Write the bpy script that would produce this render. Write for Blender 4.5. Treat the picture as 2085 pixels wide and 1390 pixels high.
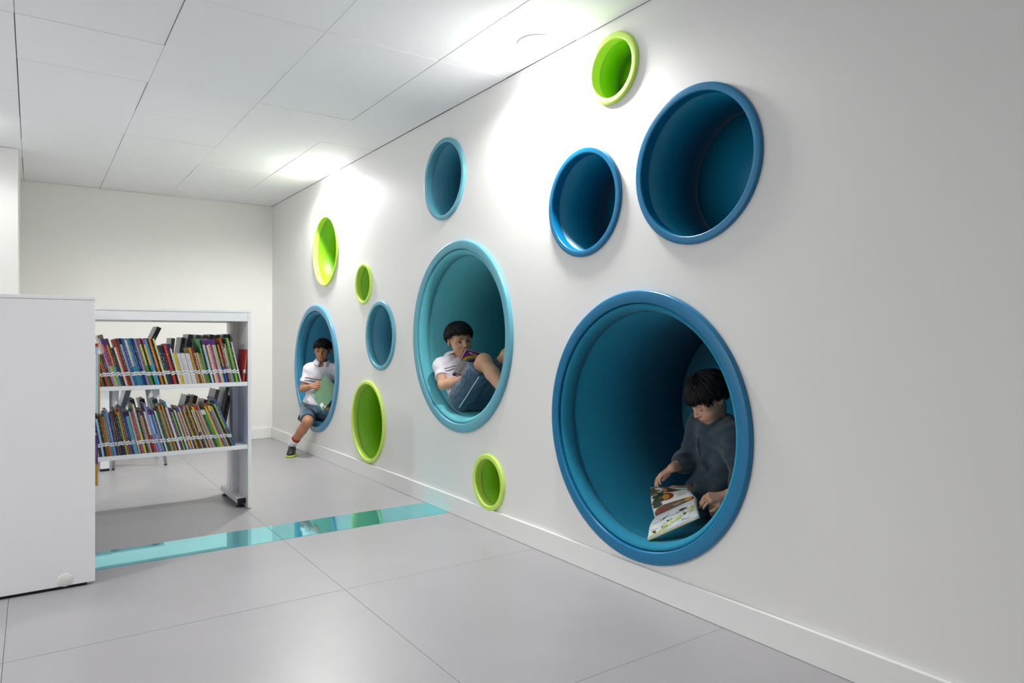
import bpy, bmesh, math, random
import numpy as np
from mathutils import Vector, Matrix, Euler
random.seed(7)
rng = np.random.default_rng(7)
for o in list(bpy.data.objects): bpy.data.objects.remove(o)
SC = bpy.context.scene
COL = SC.collection
pi = math.pi

# ------------------------------------------------------------------ room numbers (metres)
W, H, B = 2.161, 2.532, 7.728            # right wall x, ceiling z, back wall y
XL, YF = -4.6, -3.4                      # left wall x, wall behind the camera y
CAM_Z = 1.098

# ------------------------------------------------------------------ camera
cd = bpy.data.cameras.new('camera'); cam = bpy.data.objects.new('camera', cd); COL.objects.link(cam)
cam.location = (0, 0, CAM_Z); cam.rotation_euler = (pi/2, 0, -math.radians(34.7508))
cd.sensor_width = 36; cd.lens = 24.307; cd.shift_y = -0.0040; cd.clip_start = 0.05
SC.camera = cam

# ------------------------------------------------------------------ world, light, exposure
w = bpy.data.worlds.new('world'); SC.world = w; w.use_nodes = True
w.node_tree.nodes['Background'].inputs[0].default_value = (0.8, 0.88, 1, 1)
w.node_tree.nodes['Background'].inputs[1].default_value = 0.4
SC.view_settings.view_transform = 'Standard'; SC.view_settings.look = 'None'
SC.view_settings.gamma = 1; SC.view_settings.use_curve_mapping = False
SC.view_settings.exposure = 0.17
LAMP_W = 108.0                            # downlights by the portholes
ROOM_W = 100.0                            # unseen downlights over the room, weighted for overall brightness
FILL_W = 38.0                            # added soft side fill, set at the unseen left-hand window
ad = bpy.data.lights.new('added_side_fill', 'AREA'); ad.shape = 'RECTANGLE'; ad.size = 1.7; ad.size_y = 4.4
ad.energy = FILL_W; ad.color = (0.93, 0.965, 1.0)
ao = bpy.data.objects.new('added_side_fill', ad); COL.objects.link(ao)
ao.location = (XL+0.12, 4.6, 1.55); ao.rotation_euler = (0, -pi/2, 0)

# ------------------------------------------------------------------ helpers
def lin(c):
    if isinstance(c, str):
        c = [int(c[i:i+2], 16) for i in (0, 2, 4)]
    return tuple(((v/255)/12.92 if v/255 <= .04045 else ((v/255+.055)/1.055)**2.4) for v in c)
def col4(c): return tuple(lin(c))+(1,)
MATS = {}
def mat(name, c, rough=.5, bump=0, bscale=200, spec=.5, var=0, vscale=8, metal=0, sheen=0, coat=0, bdist=.002, detail=3):
    if name in MATS: return MATS[name]
    m = bpy.data.materials.new(name); m.use_nodes = True; MATS[name] = m
    nt = m.node_tree; b = nt.nodes['Principled BSDF']
    b.inputs['Base Color'].default_value = col4(c); b.inputs['Roughness'].default_value = rough
    b.inputs['Specular IOR Level'].default_value = spec; b.inputs['Metallic'].default_value = metal
    b.inputs['Sheen Weight'].default_value = sheen; b.inputs['Coat Weight'].default_value = coat
    tc = nt.nodes.new('ShaderNodeTexCoord')
    if var:
        n = nt.nodes.new('ShaderNodeTexNoise'); n.inputs['Scale'].default_value = vscale; n.inputs['Detail'].default_value = 4
        nt.links.new(tc.outputs['Object'], n.inputs['Vector'])
        mx = nt.nodes.new('ShaderNodeMixRGB'); mx.blend_type = 'MULTIPLY'; mx.inputs[0].default_value = 1
        mx.inputs[1].default_value = col4(c)
        cr = nt.nodes.new('ShaderNodeMapRange'); cr.inputs[1].default_value = .3; cr.inputs[2].default_value = .7
        cr.inputs[3].default_value = 1-var; cr.inputs[4].default_value = 1+var
        nt.links.new(n.outputs['Fac'], cr.inputs[0]); nt.links.new(cr.outputs[0], mx.inputs[2])
        nt.links.new(mx.outputs[0], b.inputs['Base Color'])
    if bump:
        n = nt.nodes.new('ShaderNodeTexNoise'); n.inputs['Scale'].default_value = bscale; n.inputs['Detail'].default_value = detail
        nt.links.new(tc.outputs['Object'], n.inputs['Vector'])
        bp = nt.nodes.new('ShaderNodeBump'); bp.inputs['Strength'].default_value = bump; bp.inputs['Distance'].default_value = bdist
        nt.links.new(n.outputs['Fac'], bp.inputs['Height']); nt.links.new(bp.outputs[0], b.inputs['Normal'])
    return m
def emat(name, c, s):
    m = bpy.data.materials.new(name); m.use_nodes = True
    b = m.node_tree.nodes['Principled BSDF']; b.inputs['Base Color'].default_value = col4(c)
    b.inputs['Emission Color'].default_value = col4(c); b.inputs['Emission Strength'].default_value = s
    return m
def link(name, me, m=None, parent=None):
    o = bpy.data.objects.new(name, me); COL.objects.link(o)
    if m is not None and me is not None and len(me.materials) == 0: me.materials.append(m)
    if parent is not None: o.parent = parent
    return o
def from_bm(name, bm, m, parent=None, smooth=False):
    bmesh.ops.recalc_face_normals(bm, faces=bm.faces)
    me = bpy.data.meshes.new(name); bm.to_mesh(me); bm.free()
    if smooth:
        for p in me.polygons: p.use_smooth = True
    return link(name, me, m, parent)
def tag(o, label, cat, group=None, kind=None):
    if label: o['label'] = label
    if cat: o['category'] = cat
    if group: o['group'] = group
    if kind: o['kind'] = kind
    return o
def struct(o): o['kind'] = 'structure'; return o
def empty(name, loc=(0, 0, 0)):
    o = bpy.data.objects.new(name, None); COL.objects.link(o); o.location = loc; o.empty_display_size = .1
    return o
def box_bm(bm, x0, x1, y0, y1, z0, z1, bev=0):
    r = bmesh.ops.create_cube(bm, size=1)
    for v in r['verts']:
        v.co = Vector(((x0+x1)/2+v.co.x*(x1-x0), (y0+y1)/2+v.co.y*(y1-y0), (z0+z1)/2+v.co.z*(z1-z0)))
    if bev:
        es = list({e for v in r['verts'] for e in v.link_edges})
        bmesh.ops.bevel(bm, geom=es, offset=bev, segments=2, affect='EDGES', profile=.5)
def box(name, x0, x1, y0, y1, z0, z1, m, parent=None, bev=0.002, org=None):
    bm = bmesh.new(); box_bm(bm, x0, x1, y0, y1, z0, z1, bev)
    o = from_bm(name, bm, m)
    if parent is not None:
        o.parent = parent; o.matrix_parent_inverse = parent.matrix_basis.inverted() if False else Matrix.Translation(-parent.location)
    return o
def lathe_bm(bm, prof, n, M, close=False):
    """profile of (r, x): revolved about the local x axis (the tube axis)"""
    rings = []
    for r, x in prof:
        if r < 1e-6: rings.append([bm.verts.new(M @ Vector((x, 0, 0)))])
        else: rings.append([bm.verts.new(M @ Vector((x, r*math.cos(2*pi*i/n), r*math.sin(2*pi*i/n)))) for i in range(n)])
    pairs = list(zip(rings[:-1], rings[1:]))
    if close: pairs.append((rings[-1], rings[0]))
    for a, b in pairs:
        for i in range(n):
            j = (i+1) % n
            if len(a) == 1 and len(b) == 1: continue
            if len(b) == 1: bm.faces.new((a[i], a[j], b[0]))
            elif len(a) == 1: bm.faces.new((a[0], b[j], b[i]))
            else: bm.faces.new((a[i], a[j], b[j], b[i]))
def lathe(name, prof, n, M, m, parent=None, close=False, smooth=True, flip=False):
    bm = bmesh.new(); lathe_bm(bm, prof, n, M, close)
    if not close and flip is not None:
        pass
    o = from_bm(name, bm, m, parent, smooth)
    return o
def tube_bm(bm, pts, rads, n=6, flat=1.0):
    pts = [Vector(p) for p in pts]; prev = None; rings = []
    up = Vector((0.13, 0.27, 0.95))
    for i, p in enumerate(pts):
        t = (pts[min(i+1, len(pts)-1)]-pts[max(i-1, 0)]).normalized()
        a = t.cross(up)
        if a.length < .05: a = t.cross(Vector((1, .1, 0)))
        a.normalize(); b = a.cross(t)
        rings.append([bm.verts.new(p+rads[i]*(math.cos(2*pi*k/n)*a*flat+math.sin(2*pi*k/n)*b)) for k in range(n)])
    for A, C in zip(rings[:-1], rings[1:]):
        for k in range(n): bm.faces.new((A[k], A[(k+1) % n], C[(k+1) % n], C[k]))
    bm.faces.new(rings[0][::-1]); bm.faces.new(rings[-1])
def tube(name, pts, rads, m, parent=None, n=8, flat=1.0):
    bm = bmesh.new()
    if not hasattr(rads, '__len__'): rads = [rads]*len(pts)
    tube_bm(bm, pts, rads, n, flat)
    return from_bm(name, bm, m, parent, True)
UNIT = {}
def unit_cube():
    if 'c' not in UNIT:
        bm = bmesh.new(); box_bm(bm, 0, 1, 0, 1, 0, 1); me = bpy.data.meshes.new('unit_block'); bm.to_mesh(me); bm.free(); UNIT['c'] = me
    return UNIT['c']

# ------------------------------------------------------------------ materials of the room
M_WALL = mat('white_paint', (238, 237, 234), .55, bump=.05, bscale=180, bdist=.0005)
M_WALLB = mat('warm_white_paint', (243, 242, 237), .6, bump=.05, bscale=180, bdist=.0005)
M_CEIL = mat('ceiling_tile_white', (246, 246, 248), .8, bump=.10, bscale=260, bdist=.0006)
M_VOID = mat('ceiling_void', (60, 60, 62), .9)
M_FLOOR = mat('grey_porcelain', (168, 166, 169), .36, bump=.03, bscale=420, bdist=.0004, var=.03, vscale=3)
M_GROUT = mat('grout', (170, 168, 169), .8)
M_SKIRT = mat('skirting_white', (240, 240, 238), .32)
M_STRIP = mat('turquoise_glass', (118, 218, 226), .035, metal=.72, spec=.8)
M_CASE = mat('bookcase_white', (249, 249, 251), .35)
M_BLACK = mat('black_plastic', (22, 22, 24), .45)

# ------------------------------------------------------------------ portholes: (name, y, z, outer radius, rim width, depth, kind)
HOLES = [
 ('green', 2.307, 2.311, .159, .030, .17, 'lime-green rimmed porthole, the highest one, close under the ceiling'),
 ('deep', 1.841, 1.782, .315, .033, .36, 'large dark-blue porthole high on the wall, rightmost of all the portholes'),
 ('deep', 2.511, 1.740, .259, .030, .36, 'medium dark-blue porthole just left of the large high dark-blue one'),
 ('teal', 3.866, 2.105, .259, .030, .40, 'medium teal porthole above the round nook with the boy holding a purple book'),
 ('green', 6.039, 1.870, .316, .020, .40, 'lime-green porthole lit bright inside, under the ceiling lamp, leftmost high one'),
 ('green', 5.166, 1.521, .161, .022, .36, 'smallest-looking lime-green porthole at mid wall, above the teal porthole'),
 ('teal', 4.851, 1.111, .261, .030, .40, 'medium teal porthole at seat height between the two nooks with white-shirted boys'),
 ('green', 5.087, .439, .321, .028, .40, 'large lime-green porthole low on the wall, resting just above the skirting'),
 ('green', 3.344, .265, .163, .030, .36, 'small lime-green porthole cutting into the skirting beside the turquoise floor strip'),
]
NOOKS = [
 ('deepf', 2.154, .716, .586, .86, 'dark-blue felt-lined reading nook, largest, with the boy in a dark fleece'),
 ('tealf', 3.689, 1.105, .590, .86, 'teal felt-lined reading nook with a boy lying back behind a purple book'),
 ('bluef', 6.296, .810, .587, .86, 'blue felt-lined reading nook farthest away, with the boy dangling one leg'),
]

# ------------------------------------------------------------------ walls
def wall_with_holes():
    bm = bmesh.new()
    def loop(pts):
        vs = [bm.verts.new(p) for p in pts]
        for a, b in zip(vs, vs[1:]+vs[:1]): bm.edges.new((a, b))
    loop([(W, YF, 0), (W, B, 0), (W, B, H), (W, YF, H)])
    for hl in HOLES:
        y, z, r = hl[1], hl[2], hl[3]-.012
        loop([(W, y+r*math.cos(2*pi*i/64), z+r*math.sin(2*pi*i/64)) for i in range(64)])
    for k in NOOKS:
        y, z, r = k[1], k[2], k[3]-.02
        loop([(W, y+r*math.cos(2*pi*i/96), z+r*math.sin(2*pi*i/96)) for i in range(96)])
    bmesh.ops.triangle_fill(bm, edges=bm.edges[:], use_beauty=True)
    ret = bmesh.ops.extrude_face_region(bm, geom=bm.faces[:])
    for v in [g for g in ret['geom'] if isinstance(g, bmesh.types.BMVert)]: v.co.x += .1
    return struct(from_bm('wall_right', bm, M_WALL))
wall_with_holes()
struct(box('wall_back', XL, W+.1, B, B+.12, 0, H, M_WALLB, bev=0))
struct(box('wall_front', XL, W+.1, YF-.12, YF, 0, H, M_WALL, bev=0))
# the pier at the far left, in front of the back wall
struct(box('wall_pier', -1.3, -.089, 6.465, B, 0, H-.001, M_WALL, bev=.003))
# unseen left wall; its long window is added to carry the side fill
bm = bmesh.new()
box_bm(bm, XL-.12, XL, YF, B, 0, .7); box_bm(bm, XL-.12, XL, YF, B, 2.4, H)
box_bm(bm, XL-.12, XL, YF, 2.4, .7, 2.4); box_bm(bm, XL-.12, XL, 6.8, B, .7, 2.4)
struct(from_bm('wall_left', bm, M_WALL))
wn = struct(empty('added_window', (XL, 4.6, .7)))
fr = bmesh.new()
for a, b, c_, d in [(2.4, 6.8, .7, .76), (2.4, 6.8, 2.34, 2.4)]+[(2.4+i*1.085, 2.4+i*1.085+.06, .76, 2.34) for i in range(5)]:
    box_bm(fr, XL-.09, XL-.03, a, b, c_, d)
o = from_bm('added_window_frame', fr, M_SKIRT); o.parent = wn; o.matrix_parent_inverse = Matrix.Translation(-wn.location)
gl = bpy.data.materials.new('added_window_glass'); gl.use_nodes = True
gb = gl.node_tree.nodes['Principled BSDF']; gb.inputs['Transmission Weight'].default_value = 1; gb.inputs['Roughness'].default_value = 0; gb.inputs['IOR'].default_value = 1.02
for i in range(4):
    box('pane', XL-.065, XL-.055, 2.46+i*1.085, 2.46+i*1.085+1.025, .76, 2.34, gl, wn, bev=0)

# baseboards
bm = bmesh.new(); box_bm(bm, W-.016, W, YF, B, 0, .115, .004); struct(from_bm('baseboard_right', bm, M_SKIRT))
bm = bmesh.new(); box_bm(bm, -.089, W-.016, B-.016, B, 0, .115, .004); struct(from_bm('baseboard_back', bm, M_SKIRT))

# ------------------------------------------------------------------ floor: 1.2 m porcelain tiles and the turquoise strip
fl = struct(box('floor', XL, W+.02, YF, B+.02, -.06, -.004, M_GROUT, bev=0)); fl.location = (0, 0, 0)
xs = sorted([W]+[1.118-1.2*i for i in range(5)]+[XL])
SY0, SY1 = 3.792, 4.110
ys = [YF]+[2.893-1.2*i for i in range(5, -1, -1)]+[SY0]
ys2 = [SY1]+[4.10+1.2*i for i in range(1, 4)]+[B]
g = .0007
tm = {}
def tile(parent, name, x0, x1, y0, y1, z0, z1, m, bev=.0008):
    key = (name, round(x1-x0, 3), round(y1-y0, 3))
    if key not in tm:
        bm = bmesh.new(); box_bm(bm, 0, x1-x0, 0, y1-y0, z0-z1, 0, bev)
        me = bpy.data.meshes.new(name); bmesh.ops.recalc_face_normals(bm, faces=bm.faces); bm.to_mesh(me); bm.free(); me.materials.append(m); tm[key] = me
    o = link(name, tm[key], None, parent); o.location = (x0, y0, z1)
    return o
for rows in (ys, ys2):
    for y0, y1 in zip(rows[:-1], rows[1:]):
        for x0, x1 in zip(xs[:-1], xs[1:]):
            if x1-x0 < .02 or y1-y0 < .02: continue
            tile(fl, 'floor_tile', x0+g, x1-g, y0+g, y1-g, -.012, random.uniform(-.0004, .0004), M_FLOOR)
for x0, x1 in zip(xs[:-1], xs[1:]):
    if x1-x0 < .02: continue
    q = tile(fl, 'glass_strip', x0+.001, x1-.001, SY0+.001, SY1-.001, -.012, .0008, M_STRIP)
    q['label'] = 'glossy turquoise glass strip let into the grey floor'

# ------------------------------------------------------------------ ceiling: 0.6 m tiles
ce = struct(box('ceiling', XL, W+.1, YF, B+.1, H+.014, H+.1, M_VOID, bev=0))
cx = sorted([W-.004]+[1.735-.6*i for i in range(11)]+[XL])
cy = [YF]+[3.765+.6*i for i in range(-11, 7)]+[B-.004]
for x0, x1 in zip(cx[:-1], cx[1:]):
    for y0, y1 in zip(cy[:-1], cy[1:]):
        if x1-x0 < .02 or y1-y0 < .02: continue
        tile(ce, 'ceiling_tile', x0+random.uniform(.0006, .0022), x1-random.choice((.0004, .0012, .003)), y0+.0006, y1-.0006,
             H, H+.012+random.uniform(-.0008, .0015), M_CEIL, bev=.001)

# ------------------------------------------------------------------ ceiling lamps
M_TRIM = mat('lamp_trim', (245, 245, 245), .3)
M_GLOW = emat('lamp_diffuser', (255, 252, 246), 20.0)
def lamp(x, y, label, watt, spot=math.radians(168), group=None):
    t = empty('ceiling_lamp', (x, y, H)); tag(t, label, 'lamp', group)
    Mx = Matrix.Rotation(pi/2, 4, 'Y')            # local x axis points down
    o = lathe('trim_ring', [(.082, -.010), (.100, -.002), (.104, .006), (.098, .012), (.084, .010)], 40, Mx, M_TRIM, t, close=True)
    o = lathe('diffuser', [(0, .020), (.03, .0188), (.055, .0150), (.074, .0085), (.083, .002)], 40, Mx, M_GLOW, t)
    ld = bpy.data.lights.new('lamp_light', 'SPOT'); ld.energy = watt; ld.spot_size = spot; ld.spot_blend = .48; ld.shadow_soft_size = .075
    ld.color = (1.0, .992, .978)
    lo = bpy.data.objects.new('bulb_light', ld); COL.objects.link(lo); lo.parent = t; lo.location = (0, 0, -.045)
    pd = bpy.data.lights.new('lamp_spill', 'POINT'); pd.energy = watt*.035; pd.shadow_soft_size = .06; pd.color = ld.color
    po = bpy.data.objects.new('bulb_light', pd); COL.objects.link(po); po.parent = t; po.location = (0, 0, -.11)
lamp(2.03, 5.80, 'round recessed ceiling lamp beside the wall, above the bright lime porthole', LAMP_W)
lamp(2.03, 2.70, 'round recessed ceiling lamp beside the wall, left of the highest green porthole', LAMP_W)
for x, y, k, lab in ((-.36, 5.75, .19, 'round recessed ceiling lamp in front of the white pier, off to the left'),
                  (-.42, 3.9, .07, 'added unseen ceiling fill lamp above the blank-ended bookcase, off to the left'),
                  (-3.0, 5.35, .15, 'added unseen ceiling fill lamp by the added window, far end of the room'),
                  (-3.0, 2.4, 2.2, 'added unseen ceiling fill lamp by the added window, middle of the room'),
                  (-.9, -.6, .04, 'added unseen ceiling fill lamp behind the viewpoint')):
    lamp(x, y, lab, ROOM_W*k, group='lamps over the rest of the room')  # unseen; all but the pier lamp added to balance wall and ceiling brightness

# ------------------------------------------------------------------ build portholes
M_RING = {'deep': mat('ring_deep_blue', (10, 114, 160), .28, bump=.04, bscale=60, bdist=.001),
          'teal': mat('ring_teal', (96, 168, 186), .30, bump=.04, bscale=60, bdist=.001),
          'green': mat('ring_lime', (204, 238, 104), .28, bump=.03, bscale=60, bdist=.001),
          'bluef': mat('ring_blue', (76, 148, 180), .30, bump=.04, bscale=60, bdist=.001)}
M_RING['deepf'] = M_RING['deep']; M_RING['tealf'] = M_RING['teal']
M_TUBE = {'deep': mat('tube_deep_blue', (12, 128, 162), .42), 'teal': mat('tube_teal', (66, 146, 172), .42),
          'green': mat('tube_lime', (128, 196, 8), .42)}
M_FELT = {'deepf': mat('felt_deep_blue', (16, 134, 168), .95, bump=.9, bscale=330, sheen=.08, var=.10, vscale=120, bdist=.003),
          'tealf': mat('felt_teal', (98, 192, 204), .95, bump=.9, bscale=330, sheen=.08, var=.10, vscale=120, bdist=.003),
          'bluef': mat('felt_blue', (46, 132, 166), .95, bump=.9, bscale=330, sheen=.08, var=.10, vscale=120, bdist=.003)}
for kind, y, z, R, rw, D, label in HOLES:
    t = empty('porthole', (W, y, z-R)); tag(t, label, 'porthole', 'round portholes in the wall')
    Mx = Matrix.Translation((0, 0, R)); ri = R-rw
    lathe('rim', [(R-.0005, .004), (R, -.009), (R, -.011), (R-.0015, -.0145), (R-.005, -.0165), (R-.007, -.017), (ri+.005, -.017), (ri+.0035, -.0167), (ri+.001, -.0145), (ri, -.011), (ri, -.009), (ri, .028), (ri, .03), (R-.006, .03)],
          96, Mx, M_RING[kind], t, close=True)
    lathe('tube', [(ri+.002, .0), (ri+.002, D), (ri+.012, D), (ri+.012, .0)], 96, Mx, M_TUBE[kind], t, close=True)
    lathe('back_disc', [(0, D-.012), (ri+.001, D-.012), (ri+.001, D-.002), (0, D-.002)], 96, Mx, M_TUBE[kind], t)
for kind, y, z, R, D, label in NOOKS:
    t = empty('reading_nook', (W, y, z-R)); tag(t, label, 'reading nook', 'round reading nooks in the wall')
    Mx = Matrix.Translation((0, 0, R)); ri = R-.056
    lathe('rim', [(R-.0005, .004), (R, -.012), (R, -.014), (R-.002, -.019), (R-.007, -.022), (R-.010, -.0225), (ri+.008, -.0225), (ri+.006, -.022), (ri+.002, -.019), (ri+.001, -.015), (ri+.001, -.012), (ri+.001, .048), (ri+.001, .05), (R-.006, .05)],
          128, Mx, M_RING[kind], t, close=True)
    fe = M_FELT[kind]
    lathe('padded_lip', [(ri, .05), (ri, -.002), (ri-.004, -.008), (ri-.011, -.008), (ri-.020, -.002), (ri-.028, .012), (ri-.033, .032), (ri-.034, .058), (ri-.030, .060)], 128, Mx, fe, t, close=True)
    lathe('felt_lining', [(ri-.032, .052), (ri-.032, D), (ri-.018, D), (ri-.018, .052)], 128, Mx, fe, t, close=True)
    tube('seam', [(.002, 0, R+ri-.0185), (.030, 0, R+ri-.0335), (.06, 0, R+ri-.0345), (D-.02, 0, R+ri-.0325)], .0016, fe, t, 5)
    lathe('back_panel', [(0, D-.02), (ri-.03, D-.02), (ri-.03, D-.004), (0, D-.004)], 96, Mx, fe, t)

# ================================================================== bookcases
def part_box(name, par, x0, x1, y0, y1, z0, z1, m, bev=.0015):
    bm = bmesh.new(); box_bm(bm, x0, x1, y0, y1, z0, z1, bev); o = from_bm(name, bm, m)
    o.parent = par; o.matrix_parent_inverse = Matrix.Translation(-par.location)
    return o
M_GREYP = mat('grey_plastic', (120, 122, 124), .4)
M_GLIDE = mat('blue_black_glide', (26, 40, 60), .4)
# far bookcase, seen from its open long side
FX0, FX1, FY0, FY1 = .13, 1.156, 4.60, 5.19
bc = empty('bookcase', (.64, 4.9, 0)); tag(bc, 'low white double-sided bookcase with two shelves of thin books', 'bookcase')
part_box('top_board', bc, FX0, FX1, FY0, FY1, 1.255, 1.271, M_CASE)
part_box('top_rail', bc, FX0+.022, FX1-.022, FY0+.004, FY1-.004, 1.200, 1.254, M_CASE)
for x in (FX0, FX1-.022): part_box('end_panel', bc, x, x+.022, FY0, FY1, .006, 1.254, M_CASE)
SH1, SH2 = .814, .411
for z in (SH1, SH2): part_box('shelf', bc, FX0+.023, FX1-.023, FY0+.004, FY1-.004, z-.026, z, M_CASE)
for xa in (FX1-.022, FX0+.022):
    sg = -1 if xa > .5 else 1
    a, b = sorted((xa, xa+sg*.036))
    part_box('upright', bc, a, b, 4.855, 4.935, .062, 1.20, M_CASE)
    a2, b2 = sorted((xa+sg*.001, xa+sg*.050))
    ft = part_box('foot_rail', bc, a2, b2, 4.665, 5.125, .026, .062, M_CASE, .003)
    for y0, y1 in ((4.655, 4.667), (5.123, 5.135)):
        c_ = part_box('end_cap', bc, a2, b2, y0, y1, .027, .061, M_BLACK, .002); c_['label'] = 'black plastic end cap'
    for y in (4.70, 5.09):
        bm = bmesh.new(); lathe_bm(bm, [(0, 0), (.026, 0), (.028, .006), (.014, .012), (.012, .027), (0, .027)], 20, Matrix.Translation(((a2+b2)/2, y, 0)) @ Matrix.Rotation(-pi/2, 4, 'Y'))
        q = from_bm('levelling_glide', bm, M_GLIDE, None, True); q.parent = bc; q.matrix_parent_inverse = Matrix.Translation(-bc.location)
# near bookcase, we look at its closed end panel
nb = empty('end_bookcase', (-.06, 4.05, 0)); tag(nb, 'white bookcase seen from its blank end panel at the left edge', 'bookcase')
part_box('top_board', nb, -.35, .231, 3.588, 4.52, 1.264, 1.280, M_CASE)
for y in (3.590, 4.496): part_box('end_panel', nb, -.349, .230, y, y+.022, .014, 1.263, M_CASE)
part_box('dark_gap_block', nb, -.32, .20, 3.605, 4.505, .0, .055, M_BLACK)  # black block stands in for the shade in the gap under the panel
part_box('center_panel', nb, -.075, -.045, 3.613, 4.495, .056, 1.263, M_CASE)
for z in (.056, .40, .76): part_box('shelf', nb, -.33, .215, 3.613, 4.495, z, z+.022, M_CASE)
# round felt guard at the foot of the end panel
bm = bmesh.new(); lathe_bm(bm, [(0, -.0025), (.026, -.0025), (.0285, -.001), (.0285, 0), (0, 0)], 24, Matrix.Translation((.117, 3.590, .040)) @ Matrix.Rotation(pi/2, 4, 'Z'))
q = from_bm('corner_guard', bm, M_SKIRT, None, True); q.parent = nb; q.matrix_parent_inverse = Matrix.Translation(-nb.location); q['label'] = 'small round white guard patch'
# display holder that sticks out past the panel edge
def rounded_plate(name, par, y0, y1, z0, z1, x0, x1, r, m):
    bm = bmesh.new(); pts = []
    for cy_, cz_, a0 in ((y1-r, z0+r, -90), (y1-.004, z1-.004, 0), (y0+.004, z1-.004, 90), (y0+r, z0+r, 180)):
        rr = r if a0 in (-90, 180) else .004
        for k in range(9):
            a = math.radians(a0+90*k/8); pts.append((cy_+rr*math.cos(a), cz_+rr*math.sin(a)))
    f1 = [bm.verts.new((x0, p[0], p[1])) for p in pts]; f2 = [bm.verts.new((x1, p[0], p[1])) for p in pts]
    bm.faces.new(f1); bm.faces.new(f2[::-1])
    for i in range(len(pts)):
        j = (i+1) % len(pts); bm.faces.new((f1[i], f1[j], f2[j], f2[i]))
    o = from_bm(name, bm, m); o.parent = par; o.matrix_parent_inverse = Matrix.Translation(-par.location)
    return o
rounded_plate('display_holder', nb, 3.66, 3.985, .745, 1.02, .231, .2365, .06, M_CASE)
rounded_plate('display_backing', nb, 3.70, 4.03, .722, 1.00, .222, .230, .06, M_GREYP)

# ------------------------------------------------------------------ books
def cover_mesh():
    if 'cov' in UNIT: return UNIT['cov']
    bm = bmesh.new(); e = .10
    box_bm(bm, 0, e, 0, 1, 0, 1); box_bm(bm, 1-e, 1, 0, 1, 0, 1); box_bm(bm, e, 1-e, 0, .012, 0, 1)
    me = bpy.data.meshes.new('book_cover'); bmesh.ops.recalc_face_normals(bm, faces=bm.faces); bm.to_mesh(me); bm.free(); UNIT['cov'] = me
    return me
def oc_mat(name, rough, text=0, coat=0):
    m = bpy.data.materials.new(name); m.use_nodes = True; nt = m.node_tree; b = nt.nodes['Principled BSDF']
    oi = nt.nodes.new('ShaderNodeObjectInfo'); b.inputs['Roughness'].default_value = rough; b.inputs['Coat Weight'].default_value = coat
    if text:
        tc = nt.nodes.new('ShaderNodeTexCoord'); sp = nt.nodes.new('ShaderNodeSeparateXYZ'); nt.links.new(tc.outputs['Object'], sp.inputs[0])
        # small print on the spine: a broken line of letters up the middle, its place different on each book
        n = nt.nodes.new('ShaderNodeTexNoise'); n.noise_dimensions = '4D'; n.inputs['Scale'].default_value = 1; n.inputs['Detail'].default_value = 1
        mp = nt.nodes.new('ShaderNodeMapping'); mp.inputs['Scale'].default_value = (2.0, 0, 46); nt.links.new(tc.outputs['Object'], mp.inputs[0])
        nt.links.new(mp.outputs[0], n.inputs['Vector'])
        rn = nt.nodes.new('ShaderNodeMath'); rn.operation = 'MULTIPLY'; rn.inputs[1].default_value = 40; nt.links.new(oi.outputs['Random'], rn.inputs[0]); nt.links.new(rn.outputs[0], n.inputs['W'])
        gt = nt.nodes.new('ShaderNodeMath'); gt.operation = 'GREATER_THAN'; gt.inputs[1].default_value = .54; nt.links.new(n.outputs['Fac'], gt.inputs[0])
        def rngmask(sock, lo, hi):
            a = nt.nodes.new('ShaderNodeMath'); a.operation = 'GREATER_THAN'; a.inputs[1].default_value = lo; nt.links.new(sock, a.inputs[0])
            c = nt.nodes.new('ShaderNodeMath'); c.operation = 'LESS_THAN'; c.inputs[1].default_value = hi; nt.links.new(sock, c.inputs[0])
            d = nt.nodes.new('ShaderNodeMath'); d.operation = 'MULTIPLY'; nt.links.new(a.outputs[0], d.inputs[0]); nt.links.new(c.outputs[0], d.inputs[1]); return d.outputs[0]
        def mul(a, c):
            d = nt.nodes.new('ShaderNodeMath'); d.operation = 'MULTIPLY'; nt.links.new(a, d.inputs[0]); nt.links.new(c, d.inputs[1]); return d.outputs[0]
        msk = mul(mul(rngmask(sp.outputs[0], .36, .66), rngmask(sp.outputs[2], .36, .84)), mul(gt.outputs[0], rngmask(sp.outputs[1], -1, .02)))
        bw = nt.nodes.new('ShaderNodeRGBToBW'); nt.links.new(oi.outputs['Color'], bw.inputs[0])
        lt = nt.nodes.new('ShaderNodeMath'); lt.operation = 'LESS_THAN'; lt.inputs[1].default_value = .3; nt.links.new(bw.outputs[0], lt.inputs[0])
        tc2 = nt.nodes.new('ShaderNodeMixRGB'); tc2.inputs[1].default_value = (.05, .05, .08, 1); tc2.inputs[2].default_value = (.75, .75, .7, 1); nt.links.new(lt.outputs[0], tc2.inputs[0])
        mx = nt.nodes.new('ShaderNodeMixRGB'); hm = nt.nodes.new('ShaderNodeMath'); hm.operation = 'MULTIPLY'; hm.inputs[1].default_value = .62; nt.links.new(msk, hm.inputs[0]); nt.links.new(hm.outputs[0], mx.inputs[0]); nt.links.new(oi.outputs['Color'], mx.inputs[1]); nt.links.new(tc2.outputs[0], mx.inputs[2])
        nt.links.new(mx.outputs[0], b.inputs['Base Color'])
    else:
        nt.links.new(oi.outputs['Color'], b.inputs['Base Color'])
    return m
M_COVER = oc_mat('book_cover_print', .35, 1, .3); M_BAND = oc_mat('book_band_print', .35, 0, .3)
M_PAGES = mat('paper_edges', (214, 208, 192), .85, bump=.3, bscale=500)
M_STICK = mat('spine_sticker', (240, 240, 244), .4)
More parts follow.
